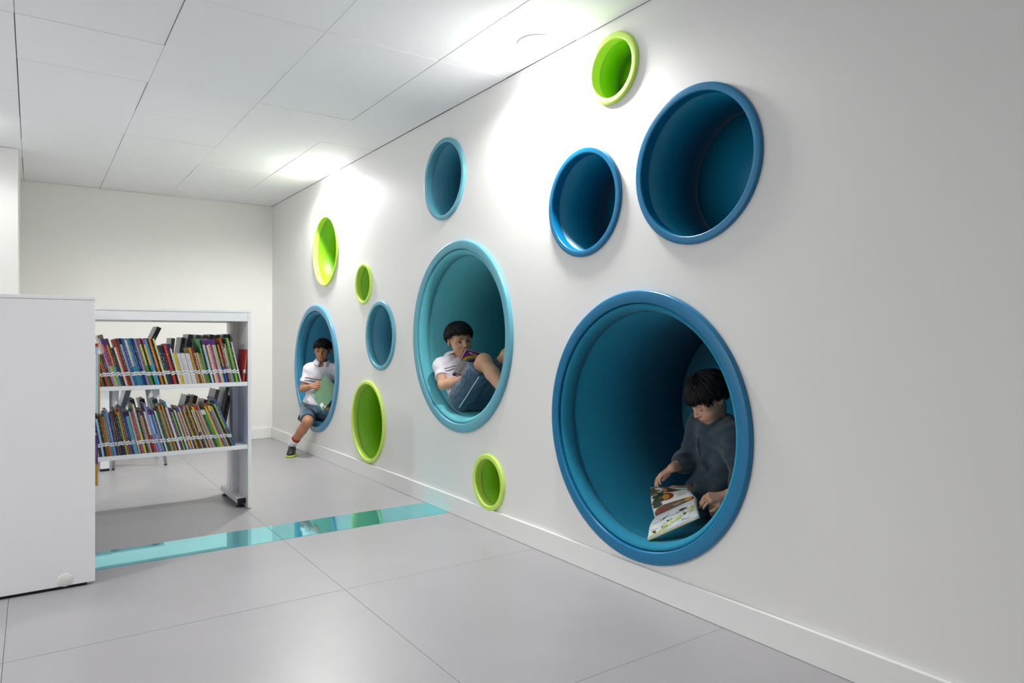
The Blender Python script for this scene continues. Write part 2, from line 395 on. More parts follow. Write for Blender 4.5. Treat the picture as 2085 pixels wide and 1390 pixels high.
def sticker_print(m):
    nt = m.node_tree; b = nt.nodes['Principled BSDF']; tc = nt.nodes.new('ShaderNodeTexCoord'); sp = nt.nodes.new('ShaderNodeSeparateXYZ'); nt.links.new(tc.outputs['Object'], sp.inputs[0])
    c = nt.nodes.new('ShaderNodeMath'); c.operation = 'COMPARE'; c.inputs[1].default_value = .5; c.inputs[2].default_value = .15; nt.links.new(sp.outputs[2], c.inputs[0])
    c2 = nt.nodes.new('ShaderNodeMath'); c2.operation = 'COMPARE'; c2.inputs[1].default_value = .5; c2.inputs[2].default_value = .34; nt.links.new(sp.outputs[0], c2.inputs[0])
    k = nt.nodes.new('ShaderNodeMath'); k.operation = 'MULTIPLY'; nt.links.new(c.outputs[0], k.inputs[0]); nt.links.new(c2.outputs[0], k.inputs[1])
    mx = nt.nodes.new('ShaderNodeMixRGB'); mx.inputs[1].default_value = col4((240, 240, 244)); mx.inputs[2].default_value = col4((120, 122, 132)); nt.links.new(k.outputs[0], mx.inputs[0]); nt.links.new(mx.outputs[0], b.inputs['Base Color'])
sticker_print(M_STICK)
cm = cover_mesh(); cm.materials.append(M_COVER)
def cube_with(m):
    me = unit_cube().copy(); me.materials.append(m); return me
C_PAGES, C_STICK, C_BAND = cube_with(M_PAGES), cube_with(M_STICK), cube_with(M_BAND)
HUES = {'r': ('red', 'c23a34'), 'R': ('dark red', '7d2226'), 'n': ('navy', '1e2a52'), 'k': ('black', '1b1a1f'), 'y': ('yellow', 'd9c148'), 'Y': ('pale yellow', 'd6d08c'),
 'o': ('orange', 'cf7a2e'), 'O': ('rust orange', 'a8502a'), 'g': ('green', '3f8f48'), 'G': ('dark green', '22493a'), 'l': ('lime green', '8fb53c'), 'b': ('blue', '2d55a6'),
 's': ('sky blue', '4aa3d8'), 'p': ('pale blue', 'b4cfe2'), 't': ('teal', '2f8f98'), 'w': ('white', 'dedcdc'), 'e': ('grey', '75787a'), 'E': ('dark grey', '3b3f45'),
 'v': ('lavender', '8c86c4'), 'u': ('purple', '53307c'), 'm': ('magenta', 'a0447e'), 'i': ('pink', 'd08cc0'), 'c': ('cream', 'd8d2b4'), 'h': ('peach', 'dca884'),
 'a': ('mint green', '9cc8a4'), 'B': ('brown', '5d3824'), 'd': ('mustard', 'c49636'), 'q': ('slate', '44566a'), 'f': ('olive', '6c6a2c'), 'z': ('beige', 'b9aa98')}
def ordinal(n):
    return '%d%s' % (n, 'th' if 10 < n % 100 < 14 else {1: 'st', 2: 'nd', 3: 'rd'}.get(n % 10, 'th'))
def book(x, y, z, w_, d_, h_, lean, c, top, label, group, sticker=True, band=.11, low=None, yaw=0, pitch=0):
    if lean < 0: z += w_*math.sin(math.radians(-lean))
    t = empty('book', (x, y, z)); t.rotation_euler = (pitch, math.radians(-lean), yaw)
    tag(t, label, 'book', group)
    o = link('cover', cm, None, t); o.scale = (w_, d_, h_); o.color = col4(HUES[c][1])
    o = link('pages', C_PAGES, None, t); e = .1
    o.location = (w_*e*1.02, d_*.014, .003); o.scale = (w_*(1-2.04*e), d_*.975, h_-.006)
    if sticker:
        s0 = .058/math.cos(math.radians(lean))+random.uniform(-.0045, .0045)
        o = link('spine_label', C_STICK, None, t); o.location = (-.0004, -.0006, s0); o.scale = (w_+.0008, .02, .021)
    if top:
        o = link('spine_band', C_BAND, None, t); o.location = (-.0003, -.0005, h_*(1-band)); o.scale = (w_+.0006, .016, h_*band+.0003); o.color = col4(HUES[top][1])
    if low:
        o = link('spine_band', C_BAND, None, t); o.location = (-.0003, -.0004, .001); o.scale = (w_+.0006, .014, h_*.42); o.color = col4(HUES[low][1])
    return t
def row(spec, xa, xb, y, z, leans, shelf, group):
    """spec: words 'colour width height [^top colour] [_lower colour]' left to right; leans: lean in degrees along the row"""
    items = []
    for wd in spec.split():
        c = wd[0]; rest = wd[1:]; top = low = None
        if '_' in rest: rest, low = rest.split('_')
        if '^' in rest: rest, top = rest.split('^')
        wpx, hh = rest.split(',')
        items.append((c, float(wpx), float(hh)/1000, top, low))
    n = len(items); tot = sum(i[1] for i in items)
    lean_at = lambda k: leans[0]+(leans[1]-leans[0])*k/(n-1)
    x = xa; sc = (xb-xa)/tot
    for k, (c, wpx, hh, top, low) in enumerate(items):
        pitch_w = wpx*sc; le = lean_at(k)
        grow = hh*max(0, (math.tan(math.radians(lean_at(min(k+1, n-1))))-math.tan(math.radians(le))))
        thick = (pitch_w-grow)*math.cos(math.radians(le))*.91
        name = HUES[c][0]; extra = ''
        if top: extra = ' with %s top' % HUES[top][0]
        elif low: extra = ' with %s foot' % HUES[low][0]
        lab = '%s-spined book%s, %s from the left on the %s shelf' % (name, extra, ordinal(k+1), shelf)
        book(x, y+random.uniform(-.006, .004), z+.0005, max(thick, .004), .20, hh, le, c, top, lab, group, True, .12, low)
        x += pitch_w
UPPER = '''R4,186 f5,186 k5,188 r5,190 g4,190 R5,190 v5,192 r4,286^u_y u4,284^u_l o5,282^u_s B4,286 n5,225 c5,232 r5,280 B6,284 p6,286^n b6,286 c6,276_t t4,286
 b6,284 n5,286 v5,282 f4,284 Y5,284^m_g k4,286 y5,282^m_t s5,280 n4,286 o6,284 k4,282 Y5,284 E5,240 n5,236 k5,232 r7,244 k5,250^q w5,252^u y4,190 y4,190
 w4,190 w4,190 w4,190 w4,190 w4,190 w4,190 w4,190 w4,190 d6,224 R5,226 w4,192 y4,194 e4,190 f3,192 g6,282 k3,270 p6,276^u R3,240 Y5,240 i5,280^u m4,278^u h4,276^u a5,274^u
 k4,246_b o4,244_b k4,236 O6,282 p4,252^u_s l4,248 G4,282 l6,284 G4,262^u w4,258'''
row(UPPER, .322, 1.098, FY0+.010, SH1, (16.5, 12.5), 'upper', 'books on the upper shelf')
book(1.104, FY0+.012, SH1+.002, .011, .2, .205, -6.5, 'r', None, 'red-spined book leaning right against the end panel on the upper shelf', 'books on the upper shelf')
LOWER = '''E6,240_w B5,246 y6,250^k n6,252 p6,254^k k5,236 f4,230 O5,240 o4,232 t6,252 v7,270 n4,240 t4,238 R5,246 k5,270 n6,276^O l5,258 O5,280 q6,290 u5,262^n s5,258^n a6,262^n
 p4,256 r6,250 e5,262 c6,300_y G4,266 e5,250 h6,262^u B5,266 w6,254_r v6,302 p5,266^u_v s5,266^u_p v5,266^u_v G4,258 w5,256 g5,250 q5,262 d6,284 t4,262 o6,290 n4,254 w7,312^t u6,270 l5,244
 G4,258^u c5,256 s4,252 h5,276^b O4,260 c4,272 u5,268 l5,262 r5,274^i E5,268 d6,276 k4,260 w5,254_b y4,276 m5,272^y z4,286^r z4,286^r z4,286^r h4,276^v G6,250^w g6,252^w l4,250
 y5,276 z5,292^r O4,278^y s5,278^y h5,276 G5,268 k3,268 l7,290_f b6,330'''
row(LOWER, .285, 1.066, FY0+.010, SH2, (8.5, 22.5), 'lower', 'books on the lower shelf')
# books standing on the far side of the bookcase, seen over and between the front ones
BACK = [  # x, z shelf, width, height, lean, colour, words
 (.40, SH1, .030, .300, 14, 'c', 'cream-covered book at the left end of the rear upper row'),
 (.510, SH1, .026, .372, -24, 'E', 'charcoal-backed book sticking up highest from the rear upper row'),
 (.715, SH1, .022, .275, -6, 'e', 'grey book in the rear upper row behind the blue spines'),
 (.765, SH1, .024, .280, -8, 'E', 'dark grey book in the rear upper row behind the red spine'),
 (.808, SH1, .030, .300, -7, 'q', 'slate-blue backed book in the rear upper row left of the white spines'),
 (.852, SH1, .028, .298, -8, 'e', 'grey wrapped book in the rear upper row above the first white spines'),
 (.896, SH1, .026, .296, -8, 'e', 'silver-grey wrapped book in the rear upper row above the white spines'),
 (.940, SH1, .026, .300, -7, 'G', 'dark green wrapped book in the rear upper row above the white spines'),
 (.990, SH1, .024, .296, -5, 'B', 'brown book in the rear upper row behind the pink spines'),
 (1.040, SH1, .024, .300, -4, 'q', 'slate book in the rear upper row beside the end panel'),
 (1.080, SH1, .026, .302, -3, 'n', 'navy book in the rear upper row next to the end panel'),
 (.385, SH2, .030, .372, -16, 'p', 'pale blue gilt-edged book sticking up from the rear lower row'),
 (.560, SH2, .030, .295, 12, 'q', 'dark slate book in the rear lower row beside the pale blue one'),
 (.625, SH2, .028, .295, 13, 'k', 'black book in the rear lower row near the tapered table leg'),
 (.700, SH2, .030, .290, 14, 't', 'teal-covered book in the rear lower row'),
 (.760, SH2, .024, .305, -14, 'e', 'grey wrapped book with black edge in the rear lower row'),
 (.815, SH2, .026, .300, -12, 'B', 'brown patterned book in the rear lower row'),
 (.880, SH2, .026, .270, -13, 'R', 'dark red book in the rear lower row behind the red-topped spines'),
 (.935, SH2, .024, .338, -14, 'e', 'clear-wrapped grey book sticking up in the rear lower row'),
 (1.000, SH2, .024, .352, -13, 'e', 'clear-wrapped grey book sticking up highest by the lower upright'),
 (1.045, SH2, .020, .290, -9, 'B', 'brown book in the rear lower row against the upright'),
]
for x, z, w_, h_, le, c, lab in BACK:
    book(x, 4.955, z+.004, w_, .20, h_, le, c, None, lab, 'books on the far side of the bookcase', False)
# picture books in the display holder of the near bookcase
q = book(.2375, 3.70, .752, .012, .22, .318, 0, 'p', 'r', 'pale blue picture book peeping past the white end panel, upper one', 'picture books on the near bookcase', False, .05)
q = book(.2505, 3.70, .752, .005, .235, .270, 0, 'd', None, 'thin yellow-edged picture book beside the pale blue one, past the end panel', 'picture books on the near bookcase', False)
q = book(.231, 3.66, .424, .014, .16, .23, 0, 'u', None, 'purple and orange picture book peeping low past the white end panel', 'picture books on the near bookcase', False, low='d')

# ------------------------------------------------------------------ tables behind the bookcase
M_TAPER = mat('grey_leg_paint', (168, 172, 178), .35)
tb = empty('white_table', (.24, 6.95, 0)); tag(tb, 'white table with square post legs behind the bookcase, left', 'table')
part_box('tabletop', tb, -.08, .525, 6.52, 7.38, .675, .70, M_CASE, .004)
for x in (-.05, .457):
    for y in (6.565, 7.27):
        lg = part_box('leg', tb, x, x+.064, y, y+.064, .018, .675, M_CASE, .004)
        c_ = part_box('leg_foot', tb, x-.001, x+.065, y-.001, y+.065, .0, .018, M_BLACK, .002)
t2 = empty('tapered_table', (.78, 6.95, 0)); tag(t2, 'grey table on splayed tapered legs behind the bookcase, right', 'table')
part_box('tabletop', t2, .53, .93, 6.53, 7.15, .672, .695, M_CASE, .004)
for x, bx_ in ((.864, .942), (.565, .550)):
    for y, by_ in ((6.60, 6.585), (7.06, 7.10)):
        o = tube('leg', [(x-.78, y-6.95, .672), (.5*(x+bx_)-.78, .5*(y+by_)-6.95, .336), (bx_-.78, by_-6.95, .012)], [.029, .020, .011], M_TAPER, t2, 12)
        f_ = tube('leg_foot', [(bx_-.78, by_-6.95, .012), (bx_-.78, by_-6.95, 0)], [.0115, .0125], M_BLACK, t2, 12)

# ================================================================== the three boys
V = lambda *a: np.array(a, float)
def nrm(v): v = np.asarray(v, float); return v/np.linalg.norm(v)
def lerp(a, b, t): return np.asarray(a)*(1-t)+np.asarray(b)*t
def frame(fwd, up):
    f = nrm(fwd); r = nrm(np.cross(f, up)); u = np.cross(r, f)
    return np.stack([r, f, u], 1)
def cap(a, b, ra, rb, k=.014, op='add', clip=None): return dict(t='cap', a=np.asarray(a, float), b=np.asarray(b, float), ra=ra, rb=rb, k=k, op=op, clip=clip)
def ell(c, r, R=None, k=.014, op='add', clip=None): return dict(t='ell', c=np.asarray(c, float), r=np.asarray(r, float), R=np.eye(3) if R is None else R, k=k, op=op, clip=clip)
def bxp(c, hf, R=None, rd=.004, k=.01, op='add', clip=None): return dict(t='box', c=np.asarray(c, float), h=np.asarray(hf, float), R=np.eye(3) if R is None else R, rd=rd, k=k, op=op, clip=clip)
def pbounds(p):
    if p['t'] == 'cap':
        return np.minimum(p['a']-p['ra'], p['b']-p['rb']), np.maximum(p['a']+p['ra'], p['b']+p['rb'])
    r = np.linalg.norm(p['r']) if False else (max(p['r']) if p['t'] == 'ell' else np.linalg.norm(p['h'])+p['rd'])
    return p['c']-r, p['c']+r
def peval(p, P):
    if p['t'] == 'cap':
        ba = p['b']-p['a']; pa = P-p['a']; t = np.clip((pa@ba)/max(ba@ba, 1e-12), 0, 1)
        d = np.linalg.norm(pa-t[..., None]*ba, axis=-1)-(p['ra']+t*(p['rb']-p['ra']))
    elif p['t'] == 'ell':
        q = (P-p['c'])@p['R']; k0 = np.linalg.norm(q/p['r'], axis=-1); k1 = np.linalg.norm(q/p['r']**2, axis=-1)+1e-9
        d = k0*(k0-1)/k1
    else:
        q = np.abs((P-p['c'])@p['R'])-p['h']; d = np.linalg.norm(np.maximum(q, 0), axis=-1)+np.minimum(q.max(-1), 0)-p['rd']
    if p['clip']:
        for pt, n in p['clip']: d = np.maximum(d, (P-pt)@np.asarray(n, float))
    return d
def sdf_mesh(prims, vox, warp=None, cuts=None):
    lo = np.min([pbounds(p)[0] for p in prims if p['op'] == 'add'], 0)-.03; hi = np.max([pbounds(p)[1] for p in prims if p['op'] == 'add'], 0)+.03
    n = np.ceil((hi-lo)/vox).astype(int)+1
    F = np.full(n, 1.0, np.float32)
    for p in prims:
        a, b = pbounds(p); m = p['k']+.012
        i0 = np.clip(np.floor((a-m-lo)/vox).astype(int), 0, n-1); i1 = np.clip(np.ceil((b+m-lo)/vox).astype(int)+1, 1, n)
        if (i1 <= i0).any(): continue
        ax = [lo[j]+vox*np.arange(i0[j], i1[j]) for j in range(3)]
        P = np.stack(np.meshgrid(*ax, indexing='ij'), -1)
        d = peval(p, P); sl = tuple(slice(i0[j], i1[j]) for j in range(3)); cur = F[sl]; k = p['k']
        if p['op'] == 'add':
            hh = np.maximum(k-np.abs(cur-d), 0)/k; F[sl] = np.minimum(cur, d)-hh*hh*k/4
        else:
            d = -d; hh = np.maximum(k-np.abs(cur-d), 0)/k; F[sl] = np.maximum(cur, d)+hh*hh*k/4
    near = np.abs(F) < .03
    if warp is not None:
        idx = np.nonzero(near); P = lo+vox*np.stack(idx, -1); F[idx] += warp(P)
    if cuts:
        idx = np.nonzero(F < .05); P = lo+vox*np.stack(idx, -1); v = F[idx]
        for pt, nn in cuts: v = np.maximum(v, (P-pt)@np.asarray(nn, float))
        F[idx] = v
    # surface nets
    ins = F < 0; c = ins[:-1, :-1, :-1].astype(np.int8)
    offs = [(i, j, k) for i in (0, 1) for j in (0, 1) for k in (0, 1)]
    sh = tuple(s-1 for s in F.shape)
    g_ = lambda A, o: A[o[0]:o[0]+sh[0], o[1]:o[1]+sh[1], o[2]:o[2]+sh[2]]
    cnt = sum(g_(ins, o).astype(np.int8) for o in offs)
    act = (cnt > 0) & (cnt < 8); idx = np.argwhere(act); N = len(idx)
    ids = np.full(sh, -1, np.int64); ids[act] = np.arange(N)
    acc = np.zeros((N, 3)); num = np.zeros(N)
    for o in offs:
        for ax_ in range(3):
            if o[ax_]: continue
            o2 = list(o); o2[ax_] = 1
            va = F[tuple((idx+o).T)]; vb = F[tuple((idx+o2).T)]; cr = (va < 0) != (vb < 0)
            t = np.where(cr, va/np.where(cr, va-vb, 1), 0)
            pt = np.array(o, float)[None].repeat(N, 0); pt[:, ax_] += t
            acc[cr] += pt[cr]; num[cr] += 1
    verts = lo+vox*(idx+acc/num[:, None])
    faces = []
    for ax_ in range(3):
        u_, v_ = (ax_+1) % 3, (ax_+2) % 3
        sl0 = [slice(1, -1)]*3; sl1 = [slice(1, -1)]*3
        sl0[ax_] = slice(0, -1); sl1[ax_] = slice(1, None)
        A = ins[tuple(sl0)]; Bq = ins[tuple(sl1)]; e = np.argwhere(A != Bq)
        base = e+1; base[:, ax_] -= 1
        fl_ = A[tuple(e.T)]
        q = []
        for du, dv in ((-1, -1), (0, -1), (0, 0), (-1, 0)):
            b_ = base.copy(); b_[:, u_] += du; b_[:, v_] += dv; q.append(ids[tuple(b_.T)])
        q = np.stack(q, 1); q[~fl_] = q[~fl_][:, ::-1]
        faces.append(q[(q >= 0).all(1)])
    return verts, np.concatenate(faces)
def np_mesh(name, verts, faces, m, parent=None, attrs=None, smooth_it=0):
    me = bpy.data.meshes.new(name); nf = len(faces)
    me.vertices.add(len(verts)); me.vertices.foreach_set('co', np.asarray(verts, np.float32).ravel())
    me.loops.add(nf*4); me.loops.foreach_set('vertex_index', np.asarray(faces, np.int32).ravel())
    me.polygons.add(nf); me.polygons.foreach_set('loop_start', np.arange(0, nf*4, 4, dtype=np.int32))
    me.update(calc_edges=True); me.validate()
    me.polygons.foreach_set('use_smooth', np.ones(len(me.polygons), bool))
    for k, val in (attrs or {}).items():
        val = np.asarray(val, np.float32)
        if val.ndim == 1:
            at = me.attributes.new(k, 'FLOAT', 'POINT'); at.data.foreach_set('value', val)
        else:
            at = me.attributes.new(k, 'FLOAT_COLOR', 'POINT'); at.data.foreach_set('color', np.concatenate([val, np.ones((len(val), 1), np.float32)], 1).ravel())
    return link(name, me, m, parent)
def folds(amp, freq, seed, aniso=(1, 1, 1)):
    r = np.random.default_rng(seed); K = r.normal(size=(7, 3)); K = K/np.linalg.norm(K, axis=1)[:, None]*freq*r.uniform(.5, 1.5, (7, 1))*np.array(aniso); ph = r.uniform(0, 6.3, 7)
    return lambda P: amp*np.sin(P@K.T+ph).sum(-1)/2.6

def folds2(a1, f1, a2, f2, seed):
    A_, B_ = folds(a1, f1, seed), folds(a2, f2, seed+100)
    return lambda P: A_(P)+B_(P)

# --- materials of the boys
def skin_mat(name, rough=.5):
    m = bpy.data.materials.new(name); m.use_nodes = True; nt = m.node_tree; b = nt.nodes['Principled BSDF']
    at = nt.nodes.new('ShaderNodeAttribute'); at.attribute_name = 'Col'
    n = nt.nodes.new('ShaderNodeTexNoise'); n.inputs['Scale'].default_value = 45; tc = nt.nodes.new('ShaderNodeTexCoord'); nt.links.new(tc.outputs['Object'], n.inputs['Vector'])
    mr = nt.nodes.new('ShaderNodeMapRange'); mr.inputs[3].default_value = .93; mr.inputs[4].default_value = 1.07; nt.links.new(n.outputs['Fac'], mr.inputs[0])
    mx = nt.nodes.new('ShaderNodeMixRGB'); mx.blend_type = 'MULTIPLY'; mx.inputs[0].default_value = 1
    nt.links.new(at.outputs['Color'], mx.inputs[1]); nt.links.new(mr.outputs[0], mx.inputs[2]); nt.links.new(mx.outputs[0], b.inputs['Base Color'])
    b.inputs['Roughness'].default_value = rough; b.inputs['Subsurface Weight'].default_value = .12; b.inputs['Subsurface Radius'].default_value = (.01, .004, .002); b.inputs['Subsurface Scale'].default_value = .5
    return m
M_SKIN = skin_mat('skin')
M_HAIR = mat('black_hair', (17, 14, 14), .5, bump=.2, bscale=400, spec=.3)
M_EYEW = mat('eye_white', (226, 222, 216), .25); M_IRIS = mat('brown_iris', (44, 26, 18), .15); M_LASH = mat('lash_black', (18, 14, 13), .6)
M_FLEECE = mat('slate_fleece', (52, 67, 80), .95, bump=.8, bscale=420, sheen=.3, var=.08, vscale=90)
M_FLEECE2 = mat('fleece_collar', (46, 60, 73), .95, bump=.8, bscale=420, sheen=.3)
M_NAVY = mat('navy_shorts', (34, 42, 56), .8, bump=.3, bscale=500)
M_SHORTS = mat('petrol_shorts', (46, 82, 106), .42, bump=.3, bscale=600, sheen=.3)
M_PIPE = mat('white_piping', (232, 232, 232), .6)
M_SOCK = mat('white_sock', (232, 230, 232), .9, bump=.5, bscale=500); M_SOCKR = mat('red_sock_band', (176, 38, 40), .9, bump=.5, bscale=500)
M_SHOE = mat('black_sneaker', (26, 27, 32), .55, bump=.4, bscale=300); M_SOLE = mat('neon_sole', (196, 218, 40), .5)
M_LACE = mat('black_lace', (16, 16, 18), .8); M_SSTR = mat('shoe_stripe', (150, 152, 160), .5)
def polo_mat():
    m = bpy.data.materials.new('polo_knit'); m.use_nodes = True; nt = m.node_tree; b = nt.nodes['Principled BSDF']
    b.inputs['Roughness'].default_value = .9; b.inputs['Sheen Weight'].default_value = .15
    th = nt.nodes.new('ShaderNodeAttribute'); th.attribute_name = 'height'; sd = nt.nodes.new('ShaderNodeAttribute'); sd.attribute_name = 'side'
    def band(lo, hi):
        c = nt.nodes.new('ShaderNodeMath'); c.operation = 'COMPARE'; c.inputs[1].default_value = (lo+hi)/2; c.inputs[2].default_value = (hi-lo)/2
        nt.links.new(th.outputs['Fac'], c.inputs[0])
        l = nt.nodes.new('ShaderNodeMath'); l.operation = 'LESS_THAN'; l.inputs[1].default_value = .5; nt.links.new(sd.outputs['Fac'], l.inputs[0])
        x = nt.nodes.new('ShaderNodeMath'); x.operation = 'MULTIPLY'; nt.links.new(c.outputs[0], x.inputs[0]); nt.links.new(l.outputs[0], x.inputs[1]); return x.outputs[0]
    m1 = nt.nodes.new('ShaderNodeMixRGB'); m1.inputs[1].default_value = col4((236, 233, 240)); m1.inputs[2].default_value = col4((104, 34, 62)); nt.links.new(band(.672, .692), m1.inputs[0])
    m2 = nt.nodes.new('ShaderNodeMixRGB'); m2.inputs[2].default_value = col4((52, 88, 84)); nt.links.new(m1.outputs[0], m2.inputs[1]); nt.links.new(band(.610, .632), m2.inputs[0])
    nt.links.new(m2.outputs[0], b.inputs['Base Color'])
    n = nt.nodes.new('ShaderNodeTexNoise'); n.inputs['Scale'].default_value = 600; tc = nt.nodes.new('ShaderNodeTexCoord'); nt.links.new(tc.outputs['Object'], n.inputs['Vector'])
    bp = nt.nodes.new('ShaderNodeBump'); bp.inputs['Strength'].default_value = .3; bp.inputs['Distance'].default_value = .001; nt.links.new(n.outputs['Fac'], bp.inputs['Height']); nt.links.new(bp.outputs[0], b.inputs['Normal'])
    return m
M_POLO = polo_mat(); M_COLLAR = mat('polo_collar', (238, 235, 242), .9, bump=.3, bscale=600)

# --- anatomy
def head_prims(c, R, jaw=1.0):
    sc = np.linalg.norm(R[:, 0]); Rn = R/sc
    T = lambda x, y, z: c+R@V(x, y, z)
    E_ = lambda p, r, k=.014, op='add', Rq=None: ell(T(*p), np.array(r)*sc, Rn if Rq is None else Rq, k*sc, op)
    C_ = lambda p, q, ra, rb, k=.014, op='add': cap(T(*p), T(*q), ra*sc, rb*sc, k*sc, op)
    P = [E_((0, -.012, .026), (.0735, .092, .080)), E_((0, .022, -.028), (.059, .062, .074), .02), E_((0, .050, -.080), (.027*jaw, .027, .024), .03)]
    for s in (-1, 1):
        P += [E_((s*.033, .046, -.040), (.026, .026, .026), .02), E_((s*.030, .066, .019), (.026, .014, .008), .012)]
        P += [E_((s*.030, .083, -.001), (.0138, .0115, .0095), .010, 'sub'), E_((s*.0505, .046, -.003), (.014, .020, .020), .014)]
    P += [C_((0, .080, .004), (0, .095, -.027), .0062, .0086, .012), E_((0, .0955, -.029), (.0092, .0085, .0078), .006)]
    for s in (-1, 1): P += [E_((s*.0105, .087, -.032), (.0066, .0075, .0062), .006), E_((s*.0055, .095, -.0375), (.0030, .004, .0025), .003, 'sub')]
    P += [E_((0, .075, -.056), (.027, .013, .016), .012), E_((0, .0850, -.0545), (.0185, .0060, .0036), .005), E_((0, .0835, -.0620), (.0150, .0062, .0042), .005)]
    for s in (-1, 1): P += [C_((0, .0860, -.0588), (s*.022, .0800, -.0560), .0019, .0012, .003, 'sub')]
    for s in (-1, 1):
        Re = Rn@np.array(Euler((math.radians(-12), 0, s*math.radians(-22))).to_matrix())
        P += [E_((s*.0755, -.010, -.006), (.0080, .0180, .0270), .007, 'add', Re), E_((s*.0830, -.006, -.003), (.0070, .0105, .0165), .004, 'sub', Re)]
    return P
def head_color(verts, c, R, base, lip):
    q = (verts-c)@R/np.linalg.norm(R[:, 0])**2; colr = np.tile(np.array(lin(base)), (len(verts), 1))
    m = np.clip(1.3-np.linalg.norm((q-V(0, .086, -.0582))/V(.0205, .014, .0072), axis=1), 0, .3)/.3
    colr = colr*(1-m[:, None]*.7)+np.array(lin(lip))*m[:, None]*.7
    for s in (-1, 1):
        ck = np.clip(1-np.linalg.norm((q-V(s*.036, .06, -.036))/V(.026, .03, .022), axis=1), 0, 1)[:, None]
        colr = colr*(1-ck*V(0, .12, .12))
    return colr
def hand_prims(wr, ydir, dors, thumb, curls, sp=.10, sc=1.0, tcurl=(.3, .4), tang=.75):
    """wr wrist, ydir towards the fingers, dors back of the hand, thumb -1/+1 side"""
    y = nrm(ydir); z = nrm(np.asarray(dors)-np.dot(dors, y)*y); x = np.cross(y, z); R = np.stack([x, y, z], 1)
    T = lambda a, b, c: wr+R@(V(a, b, c)*sc)
    P = []; fx = [-.0245, -.0082, .0082, .0235]; fx = [f*(-thumb) for f in fx]     # index nearest the thumb
    fx = [thumb*.0250, thumb*.0085, -thumb*.0080, -thumb*.0235]
    by = [.068, .071, .068, .061]; ln = [.050, .056, .052, .041]; rr = [.0070, .0072, .0070, .0062]
    for i in range(4):
        P.append(cap(T(fx[i]*.45, .004, 0), T(fx[i], by[i]-.004, 0), .0125*sc, .0092*sc, .010))
    P.append(ell(T(thumb*.020, .030, -.006), (.014*sc, .024*sc, .012*sc), R, .010))
    tips = []
    for i in range(4):
        p = V(fx[i], by[i]-.003, 0); a = 0; side = math.sin(sp)*(fx[i]/.025)
        segs = [.46, .30, .24]; cs = curls[i]
        for j in range(3):
            a += cs[j]; d = V(side, math.cos(a), -math.sin(a)); d = d/np.linalg.norm(d); q = p+d*ln[i]*segs[j]
            P.append(cap(T(*p), T(*q), (rr[i]-.0006*j)*sc, (rr[i]-.0006*(j+1))*sc, .0035)); p = q
        tips.append(T(*p))
    p = V(thumb*.020, .018, -.006); a = tang
    for j, L in enumerate((.030, .024, .019)):
        d = V(thumb*math.sin(a), math.cos(a)*.9, -.45 if j == 0 else -.25); d /= np.linalg.norm(d); q = p+d*L
        P.append(cap(T(*p), T(*q), (.0100-.0012*j)*sc, (.0090-.0012*j)*sc, .006)); p = q
        if j < 2: a -= tcurl[j]
    return P
def torso_frame(J):
    up = nrm(J['N']-J['P']); r = J['RS']-J['LS']; r = nrm(r-np.dot(r, up)*up); return np.stack([r, np.cross(up, r), up], 1)
def torso_prims(J, inf=0., k=.04):
    R = torso_frame(J); L = np.linalg.norm(J['N']-J['P']); up = R[:, 2]; fw = R[:, 1]; bend = J.get('bend', 0)
    at = lambda t: lerp(J['P'], J['N'], t)-fw*bend*4*t*(1-t)
    return [ell(at(.74), (.128+inf, .082+inf, .105+inf), R, k), ell(at(.42), (.112+inf, .082+inf, .12+inf), R, k), ell(at(.07), (.118+inf, .088+inf, .092+inf), R, k),
            cap(J['RS'], J['LS'], .038+inf, .038+inf, k), cap(at(1.0), J['RS'], .038+inf, .032+inf, k), cap(at(1.0), J['LS'], .038+inf, .032+inf, k)], R
def ring_pts(c, R, rx, ry, a0, a1, n, dz=0):
    return [c+R@V(rx*math.sin(a), ry*math.cos(a), dz) for a in np.linspace(a0, a1, n)]
